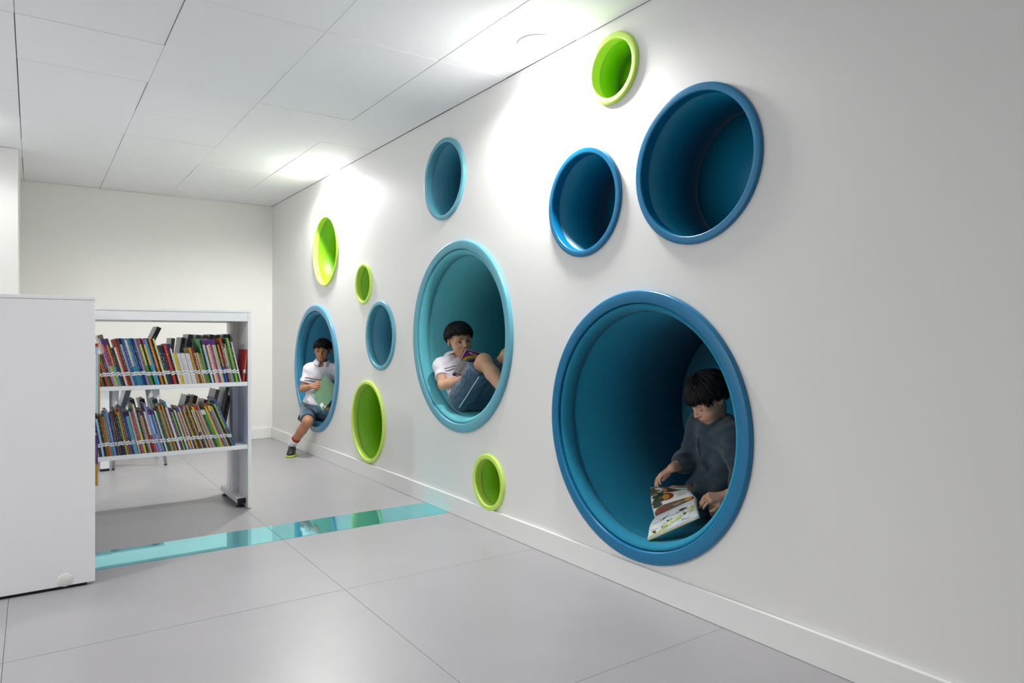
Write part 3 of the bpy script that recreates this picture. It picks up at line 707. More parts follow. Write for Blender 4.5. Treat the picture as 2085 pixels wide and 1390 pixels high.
def eye_parts(root, c, R, gaze, lid, col_skin, lash=.0011):
    for s in (-1, 1):
        ec = c+R@V(s*.0298, .0658, -.0012); r = .0122; sc_ = np.linalg.norm(R[:, 0])
        bm = bmesh.new(); bmesh.ops.create_uvsphere(bm, u_segments=28, v_segments=20, radius=r*sc_)
        gz = nrm(R@nrm(gaze)); gv = Vector(gz)
        for f in bm.faces:
            a = f.calc_center_median().normalized().angle(gv); f.material_index = 0 if a > .60 else 1; f.smooth = True
        bmesh.ops.translate(bm, vec=Vector(ec), verts=bm.verts)
        me = bpy.data.meshes.new('eye'); bm.to_mesh(me); bm.free(); me.materials.append(M_EYEW); me.materials.append(M_IRIS)
        link('eye', me, None, root)
        bm = bmesh.new(); rl = r+.0013; grid = []
        els = np.linspace(lid, 1.30, 7); azs = np.linspace(-1.65, 1.65, 13)
        for e in els:
            grid.append([bm.verts.new(Vector(ec+R@(rl*nrm(V(math.cos(e)*math.sin(a), math.cos(e)*math.cos(a), math.sin(e-.20*a*a*max(0, 1-(e-lid)/.8))))))) for a in azs])
        for g0, g1 in zip(grid[:-1], grid[1:]):
            for i in range(12): bm.faces.new((g0[i], g0[i+1], g1[i+1], g1[i]))
        grid = []
        for e in np.linspace(-1.30, min(-.48, lid-.02), 6):
            grid.append([bm.verts.new(Vector(ec+R@(rl*nrm(V(math.cos(e)*math.sin(a), math.cos(e)*math.cos(a), math.sin(e+.16*a*a*max(0, 1+(e+.4)/.5))))))) for a in azs])
        for g0, g1 in zip(grid[:-1], grid[1:]):
            for i in range(12): bm.faces.new((g0[i], g0[i+1], g1[i+1], g1[i]))
        ob = from_bm('eyelid', bm, M_SKIN, root, True); me = ob.data
        at = me.attributes.new('Col', 'FLOAT_COLOR', 'POINT'); at.data.foreach_set('color', np.tile(np.array(list(lin(col_skin))+[1], np.float32)*np.array([.9, .87, .86, 1], np.float32), len(me.vertices)))
        pts = [ec+R@((rl+.0004)*nrm(V(math.cos(lid)*math.sin(a), math.cos(lid)*math.cos(a), math.sin(lid-.20*a*a)))) for a in np.linspace(-1.15, 1.15, 9)]
        tube('eyelash', pts, [lash*.6]+[lash]*7+[lash*.6], M_LASH, root, 6)
        bp = [c+R@V(s*x, y, z) for x, y, z in ((.012, .0835, .0175), (.022, .0835, .0215), (.034, .0795, .0225), (.044, .0720, .0190), (.050, .064, .0140))]
        tube('eyebrow', bp, [.0012, .0019, .0019, .0015, .0008], M_HAIR, root, 6, 1.0)
def hair_part(root, c, R, seed, fr=94, side=108, back=146, drift=.35, mess=.0025, nl=520, puff=1.0, part=0.15):
    r_ = np.random.default_rng(seed); cc = c+R@V(0, -.014, .030); ra = V(.0815, .0985, .0850)*puff
    def hl(ph):                                     # hairline: polar angle from the crown for azimuth ph (0 = front)
        a = abs((ph+pi) % (2*pi)-pi); d = math.degrees(a)
        if d < 48: return fr
        if d < 66: return fr+(side-fr)*(d-48)/18
        if d < 105: return side
        return side+(back-side)*min(1, (d-105)/45)
    pt = lambda th, ph, off: cc+R@(V(math.sin(ph)*math.sin(th), math.cos(ph)*math.sin(th), math.cos(th))*(ra+off))
    # skull cap under the locks
    bm = bmesh.new(); nph = 72; nth = 16; rings = []
    for i in range(nth+1):
        rings.append([bm.verts.new(Vector(pt(math.radians(hl(2*pi*j/nph)-5)*(i/nth)**.9+1e-4, 2*pi*j/nph, (-.002 if i < nth else -.006)+r_.normal()*.0008))) for j in range(nph)])
    for a, b in zip(rings[:-1], rings[1:]):
        for j in range(nph): bm.faces.new((a[j], a[(j+1) % nph], b[(j+1) % nph], b[j]))
    # locks
    for i in range(nl):
        ph = r_.uniform(-pi, pi); e = math.radians(hl(ph)+r_.normal()*4.5); t0 = r_.uniform(0, .62)*e
        dr = drift*r_.normal(.6, .5)*(1 if math.cos(ph) > 0 else .4)*(1 if ph > part else -1 if ph < -1.2 else .6)
        off = r_.uniform(.000, .006); pts = []; rad = []; wv = r_.uniform(0, 6.3); n = 8; w0 = r_.uniform(.0030, .0058)
        for k in range(n):
            t = k/(n-1); th = t0+(e-t0)*t
            pts.append(pt(th, ph+dr*t*t+mess*60*math.sin(wv+t*5)*.10, off*(1-.5*t)+.0015+mess*math.sin(wv*2+7*t)))
            rad.append(w0*(.55+.9*t*(1-t)*2) if t < .8 else w0*(1-t)*2.6+.0004)
        tube_bm(bm, pts, rad, 5)
    return from_bm('hair', bm, M_HAIR, root, True)
def shoe_parts(root, an, toe, up, sc=1.0, sole=None):
    """an: ankle point; toe: direction of the toes; up: out of the sole"""
    R = frame(toe, up); T = lambda x, y, z: np.asarray(an)+R@(V(x, y, z)*sc)
    P = [ell(T(0, .005, -.045), (.034*sc, .052*sc, .034*sc), R, .02), ell(T(0, .075, -.056), (.038*sc, .062*sc, .026*sc), R, .03), cap(T(0, -.012, -.03), T(0, -.016, .008), .033*sc, .032*sc, .02),
         cap(T(0, .03, -.026), T(0, .085, -.044), .026*sc, .022*sc, .02)]
    flat = [(T(0, 0, -.068), -R[:, 2])]
    v, f = sdf_mesh(P, .0035*sc, None, flat); sh = np_mesh('shoe', v, f, M_SHOE, root)
    S = [ell(T(0, .000, -.072), (.036*sc, .058*sc, .03*sc), R, .02), ell(T(0, .075, -.072), (.041*sc, .066*sc, .03*sc), R, .02), cap(T(0, 0, -.072), T(0, .07, -.072), .034*sc, .037*sc, .02)]
    v, f = sdf_mesh(S, .0035*sc, None, [(T(0, 0, -.066), R[:, 2]), (T(0, 0, -.083), -R[:, 2])]); so = np_mesh('shoe_sole', v, f, sole or M_SOLE, sh)
    if sole is None: so['label'] = 'neon yellow-green sole'
    for i, y in enumerate((.028, .045, .062, .078)):
        z = -.004-.013*i
        tube('lace', [T(-.020, y-.004, z-.007), T(0, y, z+.004), T(.020, y-.004, z-.007)], .0032*sc, M_LACE, sh, 6)
    for s in (-1, 1):
        tube('lace', [T(0, .026, .001), T(s*.022, .034, .010), T(s*.026, .050, -.004), T(s*.008, .034, -.002)], .0028*sc, M_LACE, sh, 6)
        for j in range(3):
            tube('side_stripe', [T(s*.034, .018+j*.014, -.060), T(s*.0335, .030+j*.014, -.036)], .0026*sc, M_SSTR, sh, 6)
    return sh
def boy(label, loc, J, skin, lip, hands, jaw=1.0):
    root = empty('person', loc); tag(root, label, 'person', None)
    P, R = torso_prims(J, -.010)
    P += [cap(J['N']-R[:, 2]*.02, J['H']+J['HR']@V(0, -.022, -.055), .037, .035, .02)]
    P += head_prims(J['H'], J['HR'], jaw)
    for s in 'RL':
        P += [cap(J[s+'S'], J[s+'E'], .037, .031, .012), cap(J[s+'E'], lerp(J[s+'E'], J[s+'W'], .35), .030, .031, .012), cap(lerp(J[s+'E'], J[s+'W'], .35), J[s+'W'], .031, .0205, .012)]
        hp = J['P']+(R[:, 0] if s == 'R' else -R[:, 0])*.068-R[:, 2]*.01
        P += [cap(hp, J[s+'K'], .068, .046, .02), ell(J[s+'K'], (.046, .046, .046), None, .02), cap(J[s+'K'], lerp(J[s+'K'], J[s+'A'], .35), .042, .045, .015), cap(lerp(J[s+'K'], J[s+'A'], .35), J[s+'A'], .045, .028, .012)]
    for h_ in hands: P += hand_prims(**h_)
    v, f = sdf_mesh(P, .0028)
    np_mesh('body', v, f, M_SKIN, root, {'Col': head_color(v, J['H'], J['HR'], skin, lip)})
    root_inv(root)
    return root
def root_inv(root):
    pass
def settle(root):
    """children were built in world coordinates: keep them there under the moved empty"""
    inv = Matrix.Translation(-root.location)
    for ch in list(root.children): ch.matrix_parent_inverse = inv
def polo(root, J, sl=.62, seed=1, hemt=-.02):
    P, R = torso_prims(J, .008); N_, P_ = J['N'], J['P']; L = np.linalg.norm(N_-P_)
    for s in 'RL':
        a = J[s+'S']; b = J[s+'E']; e = lerp(a, b, sl); d = nrm(b-a)
        P.append(cap(a, lerp(a, b, sl+.15), .041, .051, .025, clip=[(e, d)]))
    nk = N_+R[:, 2]*.010
    P.append(cap(nk-R[:, 2]*.03+R[:, 1]*.006, nk+R[:, 2]*.10+R[:, 1]*.03, .046, .062, .008, 'sub'))
    v, f = sdf_mesh(P, .0034, folds2(.0026, 70, .0011, 170, seed), [(lerp(P_, N_, hemt), -R[:, 2])])
    q = (v-P_)@R
    sidev = np.where(np.abs(q[:, 0]) < .130, 0., 1.)
    o = np_mesh('polo_shirt', v, f, M_POLO, root, {'height': q[:, 2]/L, 'side': sidev})
    # collar: folded band open at the front
    bm = bmesh.new(); n = 22; rows_ = []
    for dz, gx, gy in ((.010, .058, .058), (.042, .052, .052), (.050, .055, .056), (.042, .066, .068), (.014, .084, .088), (.010, .0845, .0885)):
        rows_.append([bm.verts.new(Vector(nk+R@V(gx*math.sin(a), gy*math.cos(a)-.004-.020*math.cos(a)*0, dz-.020*max(0, math.cos(a))))) for a in np.linspace(.30, 2*pi-.30, n)])
    for a, b in zip(rows_[:-1], rows_[1:]):
        for i in range(n-1): bm.faces.new((a[i], a[i+1], b[i+1], b[i]))
    c_ = from_bm('collar', bm, M_COLLAR, root, True)
    md = c_.modifiers.new('thick', 'SOLIDIFY'); md.thickness = .0022; md.offset = 0
    return o
def shorts(root, J, m, tl=.84, seed=2, piping=False, waist=.20, flare=.075, hipw=.128, thigh=.078, extra=()):
    R = torso_frame(J); P_ = J['P']
    P = [ell(lerp(P_, J['N'], .06), (hipw, .098, .095), R, .03)]+list(extra)
    for s, sg in (('R', 1), ('L', -1)):
        hp = P_+R[:, 0]*sg*.066-R[:, 2]*.01; d = nrm(J[s+'K']-hp); e = lerp(hp, J[s+'K'], tl)
        P.append(cap(hp, lerp(hp, J[s+'K'], tl+.1), thigh, flare, .03, clip=[(e, d)]))
    v, f = sdf_mesh(P, .0034, folds2(.0034, 62, .0016, 150, seed), [(lerp(P_, J['N'], waist), R[:, 2])])
    return np_mesh('shorts', v, f, m, root)

# ------------------------------------------------------------------ boy in the big nook, reading
fA = nrm(V(-.93, .37, 0)); upz = V(0, 0, 1)
pa = math.radians(36); HA = frame(fA*math.cos(pa)-upz*math.sin(pa), fA*math.sin(pa)+upz*math.cos(pa))
rA = np.cross(fA, upz)
NA = V(2.575, 2.060, .665)
JA = dict(P=V(2.665, 2.12, .325), N=NA, H=V(2.512, 2.062, .822), HR=HA, RS=NA+rA*.115+upz*.012, LS=NA-rA*.120-upz*.010,
          RE=V(2.525, 2.200, .520), RW=V(2.372, 2.150, .510), LE=V(2.50, 1.83, .47), LW=V(2.405, 1.895, .425),
          RK=V(2.485, 2.235, .350), RA=V(2.66, 2.17, .275), LK=V(2.50, 1.985, .335), LA=V(2.68, 2.08, .275), bend=.02)
flat_ = [(.18, .20, .15)]*4
skA = (212, 164, 134)
bA = boy('boy in a dark slate fleece sitting in the big nook, reading an open picture book', (2.62, 2.12, .22), JA, skA, (172, 104, 90), [
    dict(wr=JA['RW'], ydir=V(-.52, .60, -.55), dors=V(-.35, .45, .8), thumb=1, curls=[(.25, .30, .2), (.35, .35, .2), (.45, .40, .3), (.55, .45, .3)], sc=.98),
    dict(wr=JA['LW'], ydir=V(-.80, .40, -.05), dors=V(-.2, -.35, .9), thumb=-1, curls=[(.35, .5, .3), (.45, .5, .3), (.5, .5, .3), (.55, .5, .3)], sc=.98)])
eye_parts(bA, JA['H'], HA, (0, .8, -.6), -.50, skA, .0012)
hair_part(bA, JA['H'], HA, 11, fr=90, side=112, back=150, drift=.35, mess=.0030, nl=900, puff=1.045)
P, R = torso_prims(JA, .030)
P += [ell(lerp(JA['P'], NA, .16)+R[:, 1]*.075, (.125, .070, .060), R, .04), ell(lerp(JA['P'], NA, .45)+R[:, 1]*.05, (.115, .075, .08), R, .05)]
FT = lambda x, y, t: lerp(JA['P'], NA, t)+R[:, 0]*x+R[:, 1]*y
for (x0, t0, x1, t1, y0, y1, rr_) in ((.02, .95, .105, .40, .120, .100, .016), (-.02, .80, .045, .30, .132, .150, .016), (-.09, .70, .02, .42, .118, .146, .014), (-.10, .45, .06, .22, .120, .162, .016), (.09, .62, .04, .18, .115, .158, .013)):
    P.append(cap(FT(x0, y0, t0), FT(x1, y1, t1), rr_, rr_*.7, .030, 'sub'))
for s in 'RL':
    a, b, c_ = JA[s+'S'], JA[s+'E'], JA[s+'W']; d = nrm(c_-b); e = lerp(b, c_, .42)
    P += [cap(a, b, .062, .060, .03), cap(b, lerp(b, c_, .55), .058, .046, .02, clip=[(e, d)]), cap(lerp(b, c_, .30), lerp(b, c_, .40), .047, .047, .01)]
nk = NA+R[:, 2]*.012
P += [cap(nk-R[:, 2]*.01, nk+R[:, 2]*.050+R[:, 1]*.012, .058, .055, .014, clip=[(nk+R[:, 2]*.055+R[:, 1]*.012, nrm(R[:, 2]-R[:, 1]*.35))])]
P += [cap(nk+R[:, 2]*.02, nk+R[:, 2]*.12+R[:, 1]*.045, .044, .058, .006, 'sub')]
v, f = sdf_mesh(P, .0036, folds2(.0085, 42, .0030, 110, 5), [(lerp(JA['P'], NA, -.04), -R[:, 2])])
fleece = np_mesh('fleece_pullover', v, f, M_FLEECE, bA); fleece['label'] = 'dark slate fleece pullover'
cb = bmesh.new(); rows_ = []
hz = nrm(JA['H']+HA@V(0, -.03, -.06)-nk); Rc = frame(R[:, 1]-hz*np.dot(R[:, 1], hz), hz)
for dz, g0 in ((.002, .086), (.022, .076), (.046, .068), (.066, .065), (.070, .062), (.064, .057), (.020, .058)):
    rows_.append([cb.verts.new(Vector(nk+Rc@V(g0*math.sin(a), g0*math.cos(a)*1.04+.004, dz-.016*max(0, math.cos(a))))) for a in np.linspace(.10, 2*pi-.10, 28)])
for a, b in zip(rows_[:-1], rows_[1:]):
    for i in range(27): cb.faces.new((a[i], a[i+1], b[i+1], b[i]))
from_bm('collar', cb, M_FLEECE2, bA, True)
# zip line and embroidered emblem on the chest
def on_surface(pv, p0, d, n=60, step=.003):
    """march from p0 along d until the nearest vertex is close, return the point"""
    for i in range(n):
        p = p0+d*step*i
        if np.min(np.linalg.norm(pv-p, axis=1)) < .006: return p
    return p0
fw = R[:, 1]; zp = []
for t in (1.0, .95, .90, .85, .80, .75):
    p0 = lerp(JA['P'], NA, t)-R[:, 0]*.012+fw*.15; zp.append(on_surface(v, p0, -fw)+fw*.001)
tube('zip', zp, .0026, M_FLEECE2, bA, 6)
ec = on_surface(v, lerp(JA['P'], NA, .66)-R[:, 0]*.062+fw*.17, -fw)+fw*.0015
M_EMB = mat('emblem_thread', (24, 34, 42), .8, bump=.4, bscale=700)
ring = [ec+R[:, 0]*.020*math.cos(a)+R[:, 2]*.023*math.sin(a) for a in np.linspace(0, 2*pi, 17)]
em = tube('embroidered_emblem', ring, .0016, M_EMB, bA, 5); em['label'] = 'dark round embroidered crest'
for dx, dz, L_ in ((-.008, .006, .010), (.006, .006, .010), (0, -.004, .016), (0, -.012, .012)):
    tube('emblem_stitch', [ec+R[:, 0]*(dx-L_/2)+R[:, 2]*dz, ec+R[:, 0]*(dx+L_/2)+R[:, 2]*dz], .0016, M_EMB, em, 5)
shorts(bA, JA, M_NAVY, .97, 8, waist=.12, flare=.066)
for s, d in (('R', V(-.2, -.95, -.1)), ('L', V(-.3, .95, -.1))):
    shoe_parts(bA, JA[s+'A']+V(0, 0, .012), d, V(-.45, 0, .9), .86, M_BLACK)
settle(bA)

# ------------------------------------------------------------------ boy lying back in the teal nook
fB = nrm(V(-.11, -1, 0)); pb = math.radians(5)
HB0 = frame(fB*math.cos(pb)-upz*math.sin(pb), fB*math.sin(pb)+upz*math.cos(pb))
HB = HB0@np.array(Euler((0, math.radians(5), 0)).to_matrix())
NB = V(2.325, 4.010, .948)
JB = dict(P=V(2.315, 3.815, .715), N=NB, H=V(2.322, 3.955, 1.078), HR=HB, RS=V(2.212, 4.010, .915), LS=V(2.44, 4.02, .925),
          RE=V(2.165, 3.900, .792), RW=V(2.245, 3.750, .842), LE=V(2.47, 3.885, .80), LW=V(2.39, 3.745, .875),
          RK=V(2.265, 3.565, .952), RA=V(2.30, 3.355, .750), LK=V(2.43, 3.545, .985), LA=V(2.43, 3.345, .765), bend=.03)
skB = (212, 164, 132)
bB = boy('boy in a white striped polo lying back in the teal nook with a purple book', (2.32, 3.80, .61), JB, skB, (178, 112, 98), [
    dict(wr=JB['RW'], ydir=V(.25, -.75, .55), dors=V(-.75, -.5, -.2), thumb=-1, curls=[(.5, .7, .4)]*4, sc=.96),
    dict(wr=JB['LW'], ydir=V(-.35, -.75, .45), dors=V(.8, -.4, .2), thumb=1, curls=[(.4, .6, .4)]*4, sc=.96)])
eye_parts(bB, JB['H'], HB, (.36, .92, .0), .46, skB)
hair_part(bB, JB['H'], HB, 21, fr=79, side=99, back=146, drift=.35, mess=.0030, nl=900, puff=1.05)
polo(bB, JB, .60, 31, .06)
sB = shorts(bB, JB, M_SHORTS, .86, 32, waist=.16, flare=.082)
RB = torso_frame(JB); hpB = JB['P']+RB[:, 0]*.066-RB[:, 2]*.01
sv = np.empty(len(sB.data.vertices)*3, np.float32); sB.data.vertices.foreach_get('co', sv); sv = sv.reshape(-1, 3)
side_out = V(-1, 0, .05)
pp = []
for t in np.linspace(.02, .85, 12):
    p0 = lerp(hpB, JB['RK'], t)+V(-.14, 0, 0)+V(0, -.048, -.056); pp.append(on_surface(sv, p0, V(1, 0, 0), 50, .003)+V(-.001, 0, 0))
pp = [pp[0]]+[(pp[i-1]+pp[i]+pp[i+1])/3 for i in range(1, len(pp)-1)]+[pp[-1]]; pp = [pp[0]]+[(pp[i-1]+pp[i]+pp[i+1])/3 for i in range(1, len(pp)-1)]+[pp[-1]]
pq = tube('piping', pp, .0034, M_PIPE, bB, 6); pq['label'] = 'white side piping on the shorts'
wb = [on_surface(sv, lerp(JB['P'], JB['N'], .12)+V(-.17, 0, 0)+RB[:, 1]*dx, V(1, 0, 0), 50, .003)+V(-.001, 0, 0) for dx in (-.06, -.03, 0, .03)]
tube('waist_piping', wb, .0032, M_PIPE, bB, 6)
for s in 'RL':
    tube('sock', [lerp(JB[s+'A'], JB[s+'K'], t) for t in (-.05, .1, .22)], [.031, .034, .037], M_SOCK, bB, 16)
    shoe_parts(bB, JB[s+'A'], V(0, -.35, -.55) if False else V(0, .45, -.70), V(0, .85, .45), .86)
settle(bB)

# ------------------------------------------------------------------ boy dangling a leg from the far nook
fC = nrm(V(-.45, -.89, 0)); rC = np.cross(fC, upz)
fH = nrm(V(-.47, -.86, 0)); pc = math.radians(4); HC = frame(fH*math.cos(pc)-upz*math.sin(pc), fH*math.sin(pc)+upz*math.cos(pc))
NC = V(2.262, 6.425, .835)
HC = HC*.91
JC = dict(P=V(2.222, 6.500, .432), N=NC, H=V(2.262, 6.415, .971), HR=HC, RS=NC+rC*.122-upz*.035, LS=NC-rC*.122-upz*.035,
          RE=V(2.095, 6.480, .612), RW=V(2.106, 6.262, .648), LE=V(2.46, 6.36, .60), LW=V(2.47, 6.28, .43),
          RK=V(2.060, 6.232, .332), RA=V(1.985, 6.455, .096), LK=V(2.280, 6.260, .390), LA=V(2.150, 6.600, .405), bend=.015)
skC = (184, 130, 96)
bC = boy('boy in a striped polo at the far nook, one leg down, holding a green folder', (2.20, 6.48, 0), JC, skC, (160, 104, 86), [
    dict(wr=JC['RW'], ydir=V(.40, -.90, .12), dors=V(-.80, -.42, .35), thumb=-1, curls=[(.10, .25, .2), (.14, .28, .2), (.18, .30, .2), (.22, .32, .2)], sc=.98),
    dict(wr=JC['LW'], ydir=V(-.75, -.05, -.35), dors=V(-.2, -.3, .9), thumb=1, curls=[(.4, .6, .4)]*4, sc=.96)], jaw=.9)
eye_parts(bC, JC['H'], HC, (.10, 1, 0), .44, skC)
hair_part(bC, JC['H'], HC, 41, fr=82, side=93, back=136, drift=.7, mess=.0080, nl=800, puff=1.03)
polo(bC, JC, .66, 51, .00)
shorts(bC, JC, M_SHORTS, .90, 52, waist=.10, flare=.066, hipw=.124, thigh=.074, extra=[cap(JC['LK'], lerp(JC['LK'], JC['LA'], .55), .066, .060, .03)])
d_ = nrm(JC['RK']-JC['RA'])
tube('sock', [JC['RA']+d_*t for t in (-.03, .02, .06, .085)], [.034, .034, .037, .039], M_SOCK, bC, 18)
tube('sock_band', [JC['RA']+d_*t for t in (.080, .090, .104)], [.0395, .040, .0405], M_SOCKR, bC, 18)['label'] = 'red band of the sock'
shoe_parts(bC, JC['RA']+V(0, 0, -.008), V(-.42, -.90, -.04), V(0, 0, 1), .98)
dl = nrm(JC['LK']-JC['LA'])
tube('sock', [JC['LA']+dl*t for t in (-.03, .02, .07)], [.034, .034, .037], M_SOCK, bC, 18)
shoe_parts(bC, JC['LA'], V(-.55, .52, -.50), V(-.55, -.30, .75), .90)
settle(bC)

# ------------------------------------------------------------------ things the boys hold
def patch(bm, A, Bp, Cp, D_, nu, nv, sag, off, th=None):
    """bilinear sheet A-B (spine) to D-C (outer edge), bulged by sag along its normal"""
    A, Bp, Cp, D_ = map(np.asarray, (A, Bp, Cp, D_)); n = nrm(np.cross(Bp-A, D_-A)); n = n if n[2] > 0 else -n
    g_ = [[bm.verts.new(Vector(lerp(lerp(A, Bp, i/nu), lerp(D_, Cp, i/nu), j/nv)+n*(sag*math.sin(pi*min(1, j/nv*1.15))**1+off))) for i in range(nu+1)] for j in range(nv+1)]
    for j in range(nv):
        for i in range(nu): bm.faces.new((g_[j][i], g_[j][i+1], g_[j+1][i+1], g_[j+1][i]))
    return n
SL, SR = V(2.285, 2.172, .292), V(2.345, 1.990, .405)                    # spine ends
NL, NR = V(2.180, 2.118, .226), V(2.232, 1.882, .368)                    # near outer edge
FL_, FR_ = V(2.380, 2.292, .398), V(2.430, 2.110, .420)                  # far outer edge
bk = empty('picture_book', tuple(lerp(SL, SR, .5))); tag(bk, 'open picture book with fruit and blossom pages lying in front of the fleece boy', 'book')
M_PAGE = mat('page_white', (232, 232, 226), .5); M_CVR = mat('picture_book_cover', (206, 196, 72), .4)
def sheet(name, a, b, c_, d, sag, off, m, th, par):
    bm = bmesh.new(); patch(bm, a, b, c_, d, 10, 12, sag, off); o = from_bm(name, bm, m, par, True)
    md = o.modifiers.new('thick', 'SOLIDIFY'); md.thickness = th; md.offset = 0; o.parent = par; return o
for nm, (o1, o2) in (('near', (NL, NR)), ('far', (FL_, FR_))):
    sheet('cover', SL, SR, o2, o1, .006, -.007, M_CVR, .003, bk)
    for kk in range(3):
        s_ = .995-.012*kk
        q1, q2 = lerp(SL, o1, s_), lerp(SR, o2, s_)
        sheet('page', SL, SR, q2, q1, .010, -.004+.0028*kk, M_PAGE, .0020, bk)
def decal(name, o1, o2, uvs, m, off=.0036, par=bk):
    """flat print: polygon in page coordinates (u along the spine, v away from it)"""
    s_ = .995-.012*2
    A, Bp, D_, Cp = SL, SR, lerp(SL, o1, s_), lerp(SR, o2, s_)
    n = nrm(np.cross(Bp-A, D_-A)); n = n if n[2] > 0 else -n
    bm = bmesh.new(); cu = sum(u for u, v_ in uvs)/len(uvs); cv = sum(v_ for u, v_ in uvs)/len(uvs)
    P3 = lambda u, v_: Vector(lerp(lerp(A, Bp, u), lerp(D_, Cp, u), v_)+n*(.010*math.sin(pi*min(1, v_*1.15))+off))
    K = 5; rings = [[bm.verts.new(P3(cu+(u-cu)*k/K, cv+(v_-cv)*k/K)) for u, v_ in uvs] for k in range(1, K+1)]
    c0 = bm.verts.new(P3(cu, cv)); m_ = len(uvs)
    for i in range(m_): bm.faces.new((c0, rings[0][i], rings[0][(i+1) % m_]))
    for a, b in zip(rings[:-1], rings[1:]):
        for i in range(m_): bm.faces.new((a[i], b[i], b[(i+1) % m_], a[(i+1) % m_]))
    return from_bm(name, bm, m, par, True)
def blob(cu, cv, ru, rv, n=14, jag=0, seed=0, rot=0):
    r_ = random.Random(seed); out = []
    for i in range(n):
        a = 2*pi*i/n; k = 1+jag*r_.uniform(-1, 1); x, y = ru*k*math.cos(a), rv*k*math.sin(a)
        out.append((min(.99, max(.01, cu+x*math.cos(rot)-y*math.sin(rot))), min(.985, max(.02, cv+x*math.sin(rot)+y*math.cos(rot)))))
    return out
def stroke(u0, v0, u1, v1, w_):
    dx, dy = u1-u0, v1-v0; L = math.hypot(dx, dy); nx, ny = -dy/L*w_, dx/L*w_
    return [(u0+nx, v0+ny), (u1+nx*.5, v1+ny*.5), (u1-nx*.5, v1-ny*.5), (u0-nx, v0-ny)]
pc_ = {k: mat('print_'+k, c, .45, var=.25, vscale=60) for k, c in dict(leaf=(52, 62, 34), brown=(92, 66, 42), pear=(176, 96, 34), ochre=(188, 138, 52), sage=(122, 128, 104), sky=(196, 222, 232), bird=(58, 30, 40), lemon=(206, 208, 70), twig=(70, 66, 74), ink=(120, 120, 124)).items()}
F1 = (FL_, FR_); N1 = (NL, NR)
decal('printed_picture', *F1, [(.01, .985), (.30, .985), (.60, .985), (.99, .985), (.99, .90), (.78, .82), (.58, .74), (.34, .76), (.15, .70), (.01, .66)], pc_['brown'])
decal('printed_picture', *F1, [(.52, .985), (.99, .985), (.99, .91), (.80, .86), (.66, .90)], pc_['sky'], .0041); decal('printed_picture', *F1, blob(.36, .87, .10, .09, 12, .35, 3), pc_['ochre'], .0041)
decal('printed_picture', *F1, blob(.10, .80, .09, .14, 14, .35, 4), pc_['sage'], .0043); decal('printed_picture', *F1, blob(.23, .88, .10, .08, 12, .4, 5), mat('print_pale_petal', (206, 204, 200), .45), .0046)
decal('printed_fruit', *F1, blob(.42, .55, .17, .165, 18), mat('print_red_fruit', (128, 52, 30), .45, var=.2, vscale=50), .0048); decal('printed_fruit', *F1, blob(.38, .53, .11, .12, 16), pc_['ochre'], .0053)
for i, (cu, cv, rt) in enumerate(((.17, .60, .4), (.22, .46, -.5), (.10, .42, .9), (.28, .66, 1.2), (.15, .30, .2))): decal('printed_leaf', *F1, blob(cu, cv, .12, .075, 12, .25, 10+i, rt), pc_['leaf'], .0058)
decal('printed_picture', *F1, [(.03, .02), (.98, .02), (.98, .17), (.80, .22), (.55, .25), (.30, .26), (.10, .20), (.03, .12)], pc_['brown'])
decal('printed_fruit', *F1, blob(.20, .12, .15, .09, 16, .1, 7), mat('print_red_fruit', (128, 52, 30), .45), .0042); decal('printed_picture', *F1, blob(.62, .12, .14, .06, 14, .35, 8), pc_['sage'], .0042); decal('printed_picture', *F1, blob(.86, .11, .10, .07, 12, .3, 18), pc_['ochre'], .0044)
for i in range(4): decal('printed_text', *F1, stroke(.66+.02*i, .42+.055*i, .90, .42+.055*i, .006), pc_['ink'])
decal('printed_picture', *N1, [(.02, .04), (.98, .04), (.98, .97), (.02, .97)], mat('print_pale', (226, 232, 232), .5, var=.06, vscale=30), .0030)
decal('printed_picture', *N1, [(.02, .45), (.98, .30), (.98, .97), (.02, .97)], mat('print_cool_white', (214, 226, 230), .5, var=.05, vscale=30), .0034)
rs = random.Random(5)
for i in range(16):
    u0, v0 = rs.uniform(.06, .9), rs.uniform(.35, .92); a = rs.uniform(-.5, .6); L_ = rs.uniform(.10, .26)
    decal('printed_twig', *N1, stroke(u0, v0, min(.97, u0+L_*math.cos(a)), max(.05, min(.96, v0-L_*math.sin(a))), .007), pc_['twig'], .0040)
for i in range(40):
    u0 = rs.uniform(.06, .94); decal('printed_leaf', *N1, blob(u0, min(.94, max(.2, .95-.55*u0+rs.uniform(-.12, .18))), .034, .026, 8, .2, i, rs.uniform(0, 3)), pc_['lemon'] if rs.random() < .8 else pc_['leaf'], .0045)
decal('printed_bird', *N1, blob(.72, .42, .08, .055, 12, .3, 77, .4), pc_['bird'], .0050); decal('printed_bird', *N1, stroke(.10, .80, .17, .95, .015), pc_['bird'], .0050); decal('printed_bird', *N1, stroke(.30, .50, .42, .36, .012), pc_['bird'], .0050)
for ch in bk.children: ch.matrix_parent_inverse = Matrix.Translation(-bk.location)

